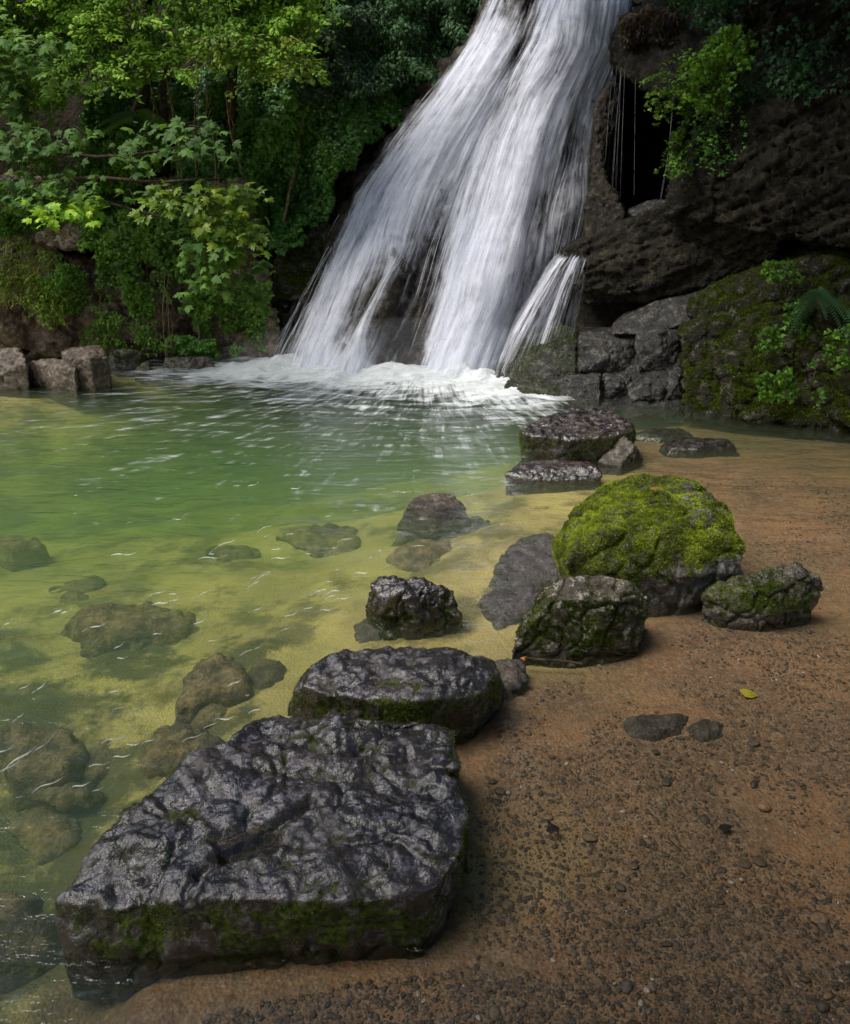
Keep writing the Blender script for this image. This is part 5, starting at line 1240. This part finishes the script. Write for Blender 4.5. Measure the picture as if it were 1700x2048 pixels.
herbs = [([(1520, 525), (1590, 520), (1600, 560), (1530, 565)], 6.35, 'leafy green herbs growing on top of the mossy shelf'),
         ([(1505, 660), (1560, 650), (1570, 700), (1510, 700)], 5.98, 'small clover like herb on the bulging part of the mossy face'),
         ([(1500, 740), (1570, 730), (1600, 790), (1520, 800)], 5.75, 'spreading herb low on the mossy face near the water'),
         ([(1640, 660), (1760, 640), (1760, 760), (1660, 740)], 5.55, 'bright teal green herbs at the right edge of the photo'),
         ([(1600, 700), (1650, 690), (1640, 830), (1600, 800)], 5.6, 'thin trailing herb between the low herb and the right edge'),
         ([(1560, 610), (1610, 600), (1620, 660), (1570, 670)], 6.0, 'small herb in the shade below the long mossy shelf')]
for k, (poly, Y, lab) in enumerate(herbs):
    x, y = np.mean(poly, 0)
    plant('herb', lab, 'plant', [branch([(x, y + 15, Y + .1), (x + 3, y, Y), (x + 8, y - 12, Y)], .004, .002, 6)],
          [dict(n=int(110 + 60 * (k in (2, 3))) * 2, poly=poly, Yf=Y, size=.036, tmpl=IVY, mat=M['leaf_fresh'], seed=30 + k, bulge=.04, cf=5, thick=.05, dens=(-.1, .1), tone=.4, edge=10)], sm='vine_stem', group=None)
def fern(label, px, py, Y, n, L, seed, mat='leaf_ivy_light', spread=1.0, dirn=(0, -.6, .4)):
    r = np.random.default_rng(seed); p = aty(px, py, Y)
    P = np.repeat(p[None], n, 0) + .015 * r.normal(size=(n, 3)); T = np.array(dirn) + spread * r.normal(size=(n, 3)) * [.8, .3, .35]; N = np.array([0, -.5, .8]) + .2 * r.normal(size=(n, 3))
    v, f, a = instance(P, N, T, L * r.uniform(.7, 1.2, n), *FERN, r.uniform(.3, .8, n))
    o = put('fern', mesh_data('fern', v - p, f, {'rnd': a}, smooth=False), M[mat], loc=tuple(p)); tag(o, label, 'fern')
fern('hart like fern in the dark hollow of the ivy bank', 510, 235, 8.5, 6, .28, 71, 'leaf_ivy_light')
fern('drooping dark fern fronds on the mossy cliff at right', 1640, 575, 5.95, 7, .30, 72, 'leaf_dark', dirn=(-.3, -.5, -.3))
fern('dark fern clump at the right edge above the herbs', 1720, 590, 5.75, 9, .34, 73, 'leaf_dark', dirn=(0, -.5, -.2))
fern('small fern among the maple leaves on the left bank', 270, 225, 8.4, 7, .35, 74, 'leaf_ivy_light')
#@@PART5
# ------------------------------------------------------------------ pebbles and small things
def ico(sub=2):
    bm = bmesh.new(); bmesh.ops.create_icosphere(bm, subdivisions=sub, radius=.5)
    V = np.array([v.co[:] for v in bm.verts]); F = np.array([[v.index for v in f.verts] for f in bm.faces]); bm.free(); return V, F
IV, IF = ico(2)
def pebble_shape(k):
    r = np.random.default_rng(k + 400); V = IV * [1, r.uniform(.6, .85), r.uniform(.16, .32)]
    d = 1 + .32 * pn(IV * 1.6 + k * 3.3, k) + .12 * pn(IV * 4 + k, k + 1)
    V = V * d[:, None]; q = np.round(V * 5) / 5; return V * .75 + q * .25
SH = [pebble_shape(k) for k in range(14)]
def mat_pebble():
    m, t = nt('pebble'); b = NB(t); p = b.pos(); r = b.attr('rnd').outputs['Fac']
    col = b.ramp(r, [(0, (.035, .023, .016)), (.35, (.085, .056, .038)), (.65, (.14, .09, .056)), (.86, (.21, .13, .075)), (.95, (.28, .16, .09)), (1, (.50, .42, .34))])
    n = b.noise(p, 120, 4, .6); col = b.mix(b.ss(n, .3, .7, 0, .5), col, (.03, .025, .02))
    pr = b.n('ShaderNodeBsdfPrincipled'); b.set(pr.inputs['Base Color'], col); pr.inputs['Roughness'].default_value = .55
    b.set(pr.inputs['Normal'], b.bump(n, .003)); t.links.new(pr.outputs[0], b.n('ShaderNodeOutputMaterial').inputs[0]); return m
M['pebble'] = mat_pebble()
r = np.random.default_rng(88)
def spots(n, small):
    out = []
    while len(out) < n:
        y = 1.0 + 3.6 * r.random() ** 1.8; half = .62 * y + .9
        x = r.uniform(-1.2, half, 4000); yy = 1.0 + 3.6 * r.random(4000) ** 1.8
        q = np.stack([x, yy, 0 * x], 1)
        bz_ = bed_z(x, yy)
        # shelf limits: right of the row of boulders, or the bottom strip in front of the big one
        line = np.interp(yy, [1.0, 1.22, 1.32, 1.6, 2.2, 2.8, 3.4, 4.6], [-.75, -.45, .12, .10, .25, .55, 1.0, 1.2])
        d = 1.3 * fbm(q * 1.3, 3, seed=91) + .9 * fbm(q * 5, 2, seed=92) + .35 * sstep(2.4, 1.5, yy) + .5 * sstep(1.35, 1.2, yy) - .22 * sstep(2.1, 3.0, yy) + .5 * sstep(1.5, 2.6, x) * sstep(2.2, 3, yy) + .25 * sstep(.9, 1.6, x - .35 * yy)
        ok = (x > line) & (r.random(4000) < sstep(-.35, .25, d)) & (bz_ > -.11) & (x < .62 * yy + .75)
        for a, b_, c in zip(x[ok], yy[ok], bz_[ok]): out.append((a, b_, c))
    return np.array(out[:n])
big = spots(300, False)
vm = []
for k in range(14):
    vm.append(mesh_data('pebble', SH[k], IF, {'rnd': np.full(len(IV), [.1, .2, .3, .35, .42, .5, .15, .25, .6, .55, .75, .4, .85, .9][k])})); vm[-1].materials.append(M['pebble'])
for i, (x, y, z) in enumerate(big):
    o = bpy.data.objects.new('pebble', vm[i % 14]); link(o)
    s = .014 + .028 * r.random() ** 3; o.scale = (s, s, s * r.uniform(.8, 1.2)); o.rotation_euler = (r.normal() * .12, r.normal() * .12, r.uniform(0, 6.3)); o.location = (x, y, z + .12 * s)
    tag(o, 'flat dark brown pebble lying on the sandy brown shelf', 'pebble', 'pebbles on the sandy brown shelf')
def pebble_mass(n, s0, s1, seed, sub=None):
    P = spots(n, True); rr = np.random.default_rng(seed); Vs, Fs, As = [], [], []
    sv, sf = (IV, IF) if sub is None else ico(sub)
    per = n // 14 + 1; off = 0
    for k in range(14):
        Q = P[k * per:(k + 1) * per]; m = len(Q)
        if m == 0: continue
        tv = SH[k] if sub is None else sv * [1, .75, .35]
        N = np.array([0, 0, 1.]) + .14 * rr.normal(size=(m, 3)); S = rr.uniform(0, 1, m) ** 2 * (s1 - s0) + s0
        rn = np.clip(rr.choice([rr.uniform(.0, .7), rr.uniform(.2, .5), .3], m) + rr.normal(size=m) * .17 + (rr.random(m) < .03) * .5, 0, 1)
        Q = Q + np.stack([0 * S, 0 * S, .10 * S], 1)
        v, f, a = instance(Q, N, rr.normal(size=(m, 3)), S, tv, sf, rn); Vs.append(v); Fs.append(f + off); As.append(a); off += len(v)
    return np.concatenate(Vs), np.concatenate(Fs), np.concatenate(As)
v1, f1, a1 = pebble_mass(16000, .005, .018, 5); v2, f2, a2 = pebble_mass(55000, .002, .008, 6, 1)
o = put('gravel', mesh_data('gravel', np.concatenate([v1, v2]), np.concatenate([f1, f2 + len(v1)]), {'rnd': np.concatenate([a1, a2])}), M['pebble'])
tag(o, 'small brown gravel scattered over the sandy shelf', 'gravel', kind='stuff')
def flat_leaf(label, px, py, z, L, col, ang, tm=MAPLE, cat='leaf', name='fallen_leaf', tilt=.2, onto=None):
    p = atz(px, py, z); m = mat_leaf('leaf_' + str(px), [(0, col), (1, tuple(min(1, c * 1.3) for c in col))], .2, .45, .4)
    v, f, a = instance(p[None], np.array([[tilt, -tilt, 1.]]), np.array([[math.cos(ang), math.sin(ang), 0]]), np.array([L]), *tm, np.array([.3]))
    v[:, 2] += .25 * L * (np.abs(v[:, 0] - p[0]) / L) ** 2 + .006
    tag(put(name, mesh_data(name, v - p, f, {'rnd': a}, smooth=False), m, loc=tuple(p)), label, cat)
flat_leaf('curled yellow leaf lying on the brown shelf', 1478, 1383, -.005, .075, (.42, .36, .03), -.2, OVAL, tilt=.35)
flat_leaf('small orange leaf at the foot of the triangular boulder', 1040, 1319, -.003, .04, (.45, .16, .03), .1, OVAL)
flat_leaf('dark rotting leaf left of centre on the gravel', 1110, 1668, -.02, .045, (.02, .016, .012), 2.0, IVY)
flat_leaf('black rotting leaf further right on the gravel', 1435, 1660, -.02, .05, (.018, .014, .012), .2, OVAL)
flat_leaf('small fallen brown leaf on top of the green boulder', 1300, 980, .40, .05, (.30, .14, .06), .4, OVAL)
def pebble_one(label, px, py, s, rn, k, z=None):
    p = atz(px, py, -.02); p[2] = bed_z(p[:1], p[1:2])[0] + s * .15 if z is None else z
    me_ = mesh_data('pebble', SH[k] * s, IF, {'rnd': np.full(len(IV), rn)})
    tag(put('pebble', me_, M['pebble'], loc=tuple(p)), label, 'pebble')
pebble_one('round white pebble on bare sand left of the yellow leaf', 1422, 1357, .016, 1.0, 3)
pebble_one('white pebble, left one of a pale pair on the gravel', 1463, 1758, .016, 1.0, 4)
pebble_one('white pebble, right one of a pale pair on the gravel', 1485, 1752, .013, 1.0, 5)
pebble_one('large pale angular stone at the lower right', 1640, 1835, .05, .93, 8)
pebble_one('pale orange stone in the gravel at right', 1530, 1610, .045, .95, 2)
pebble_one('tan stone beside the dark rotting leaf', 1180, 1665, .045, .8, 9)
pebble_one('tiny orange stone resting on top of the big boulder', 508, 1520, .016, .95, 6, .215)
def stick(label, pts, rad, col):
    P = np.array([atz(*p) for p in pts]); m = M.get(col) or M['bark']
    o = tubes('stick', [(P, rad)], m, None, P[0], 5); o.location = P[0]; tag(o, label, 'stick')
stick('thin dark stick lying at the foot of the triangular boulder', [(1050, 1316, .004), (1090, 1320, .006), (1130, 1322, .006), (1165, 1328, .002)], .005, 'bark')
stick('short thin twig lying across the gravel', [(1335, 1675, -.015), (1348, 1688, -.012), (1362, 1702, -.015)], .0018, 'bark')
stick('dark twig on the sand left of the gravel', [(988, 1458, -.01), (1005, 1450, -.006), (1022, 1445, -.01)], .003, 'bark')
stick('pale bent grass stalk on top of the big boulder', [(755, 1744, .17), (772, 1745, .178), (779, 1738, .185), (779, 1722, .19), (776, 1712, .195)], .0014, 'vine_stem')

# out of view trees added to shade the right cliff and the foreground
def overhead(name, label, trunk, box, n, seed):
    r = np.random.default_rng(seed); (x0, x1), (y0, y1), (z0, z1) = box
    P = np.stack([r.uniform(x0, x1, n), r.uniform(y0, y1, n), np.zeros(n)], 1)
    P[:, 2] = r.uniform(z0, z1, n) + .5 * fbm(P * .8, 2, seed=seed)
    keep = fbm(P * [1, 1, 2], 3, seed=seed + 1) > -.22; P = P[keep]
    N = np.array([0, 0, 1.]) + .5 * r.normal(size=P.shape); T = r.normal(size=P.shape)
    base = np.asarray(trunk[0], float); e = empty(name, tuple(base), label, 'tree')
    v, f, a = instance(P, N, T, .17 * r.uniform(.6, 1.3, len(P)), *OVAL, r.uniform(.2, .8, len(P)))
    put('leaves', mesh_data('leaves', v - base, f, {'rnd': a}, smooth=False), M['leaf_canopy'], e)
    t = np.array(trunk, float); mid = np.array([(x0 + x1) / 2, (y0 + y1) / 2, z0])
    paths = [(t, np.linspace(.16, .09, len(t)))]
    for k in range(7):
        q = mid + [r.uniform(-.4, .4) * (x1 - x0), r.uniform(-.4, .4) * (y1 - y0), .4]; s_ = t[-1]
        paths.append((np.array([s_, (s_ + q) / 2 + [0, 0, .25], q]), np.linspace(.06, .015, 3)))
    tubes('branch', paths, M['bark'], e, base, 7)
overhead('added_shade_tree', 'unseen tree added over the right bank to shade the cliff', [(6.2, 4, 1.5), (5.6, 4.2, 3.2), (4.6, 4.4, 4.8)], ((.1, 6.5), (3.6, 9.6), (5.2, 6.4)), 30000, 501)
overhead('added_shade_tree', 'unseen tree added behind the viewpoint to shade the foreground', [(2.5, -5, .5), (2.0, -4.2, 2.6), (1.2, -3.4, 4.2)], ((-4.5, 5), (-6.5, 1.0), (4.4, 5.4)), 26000, 502)
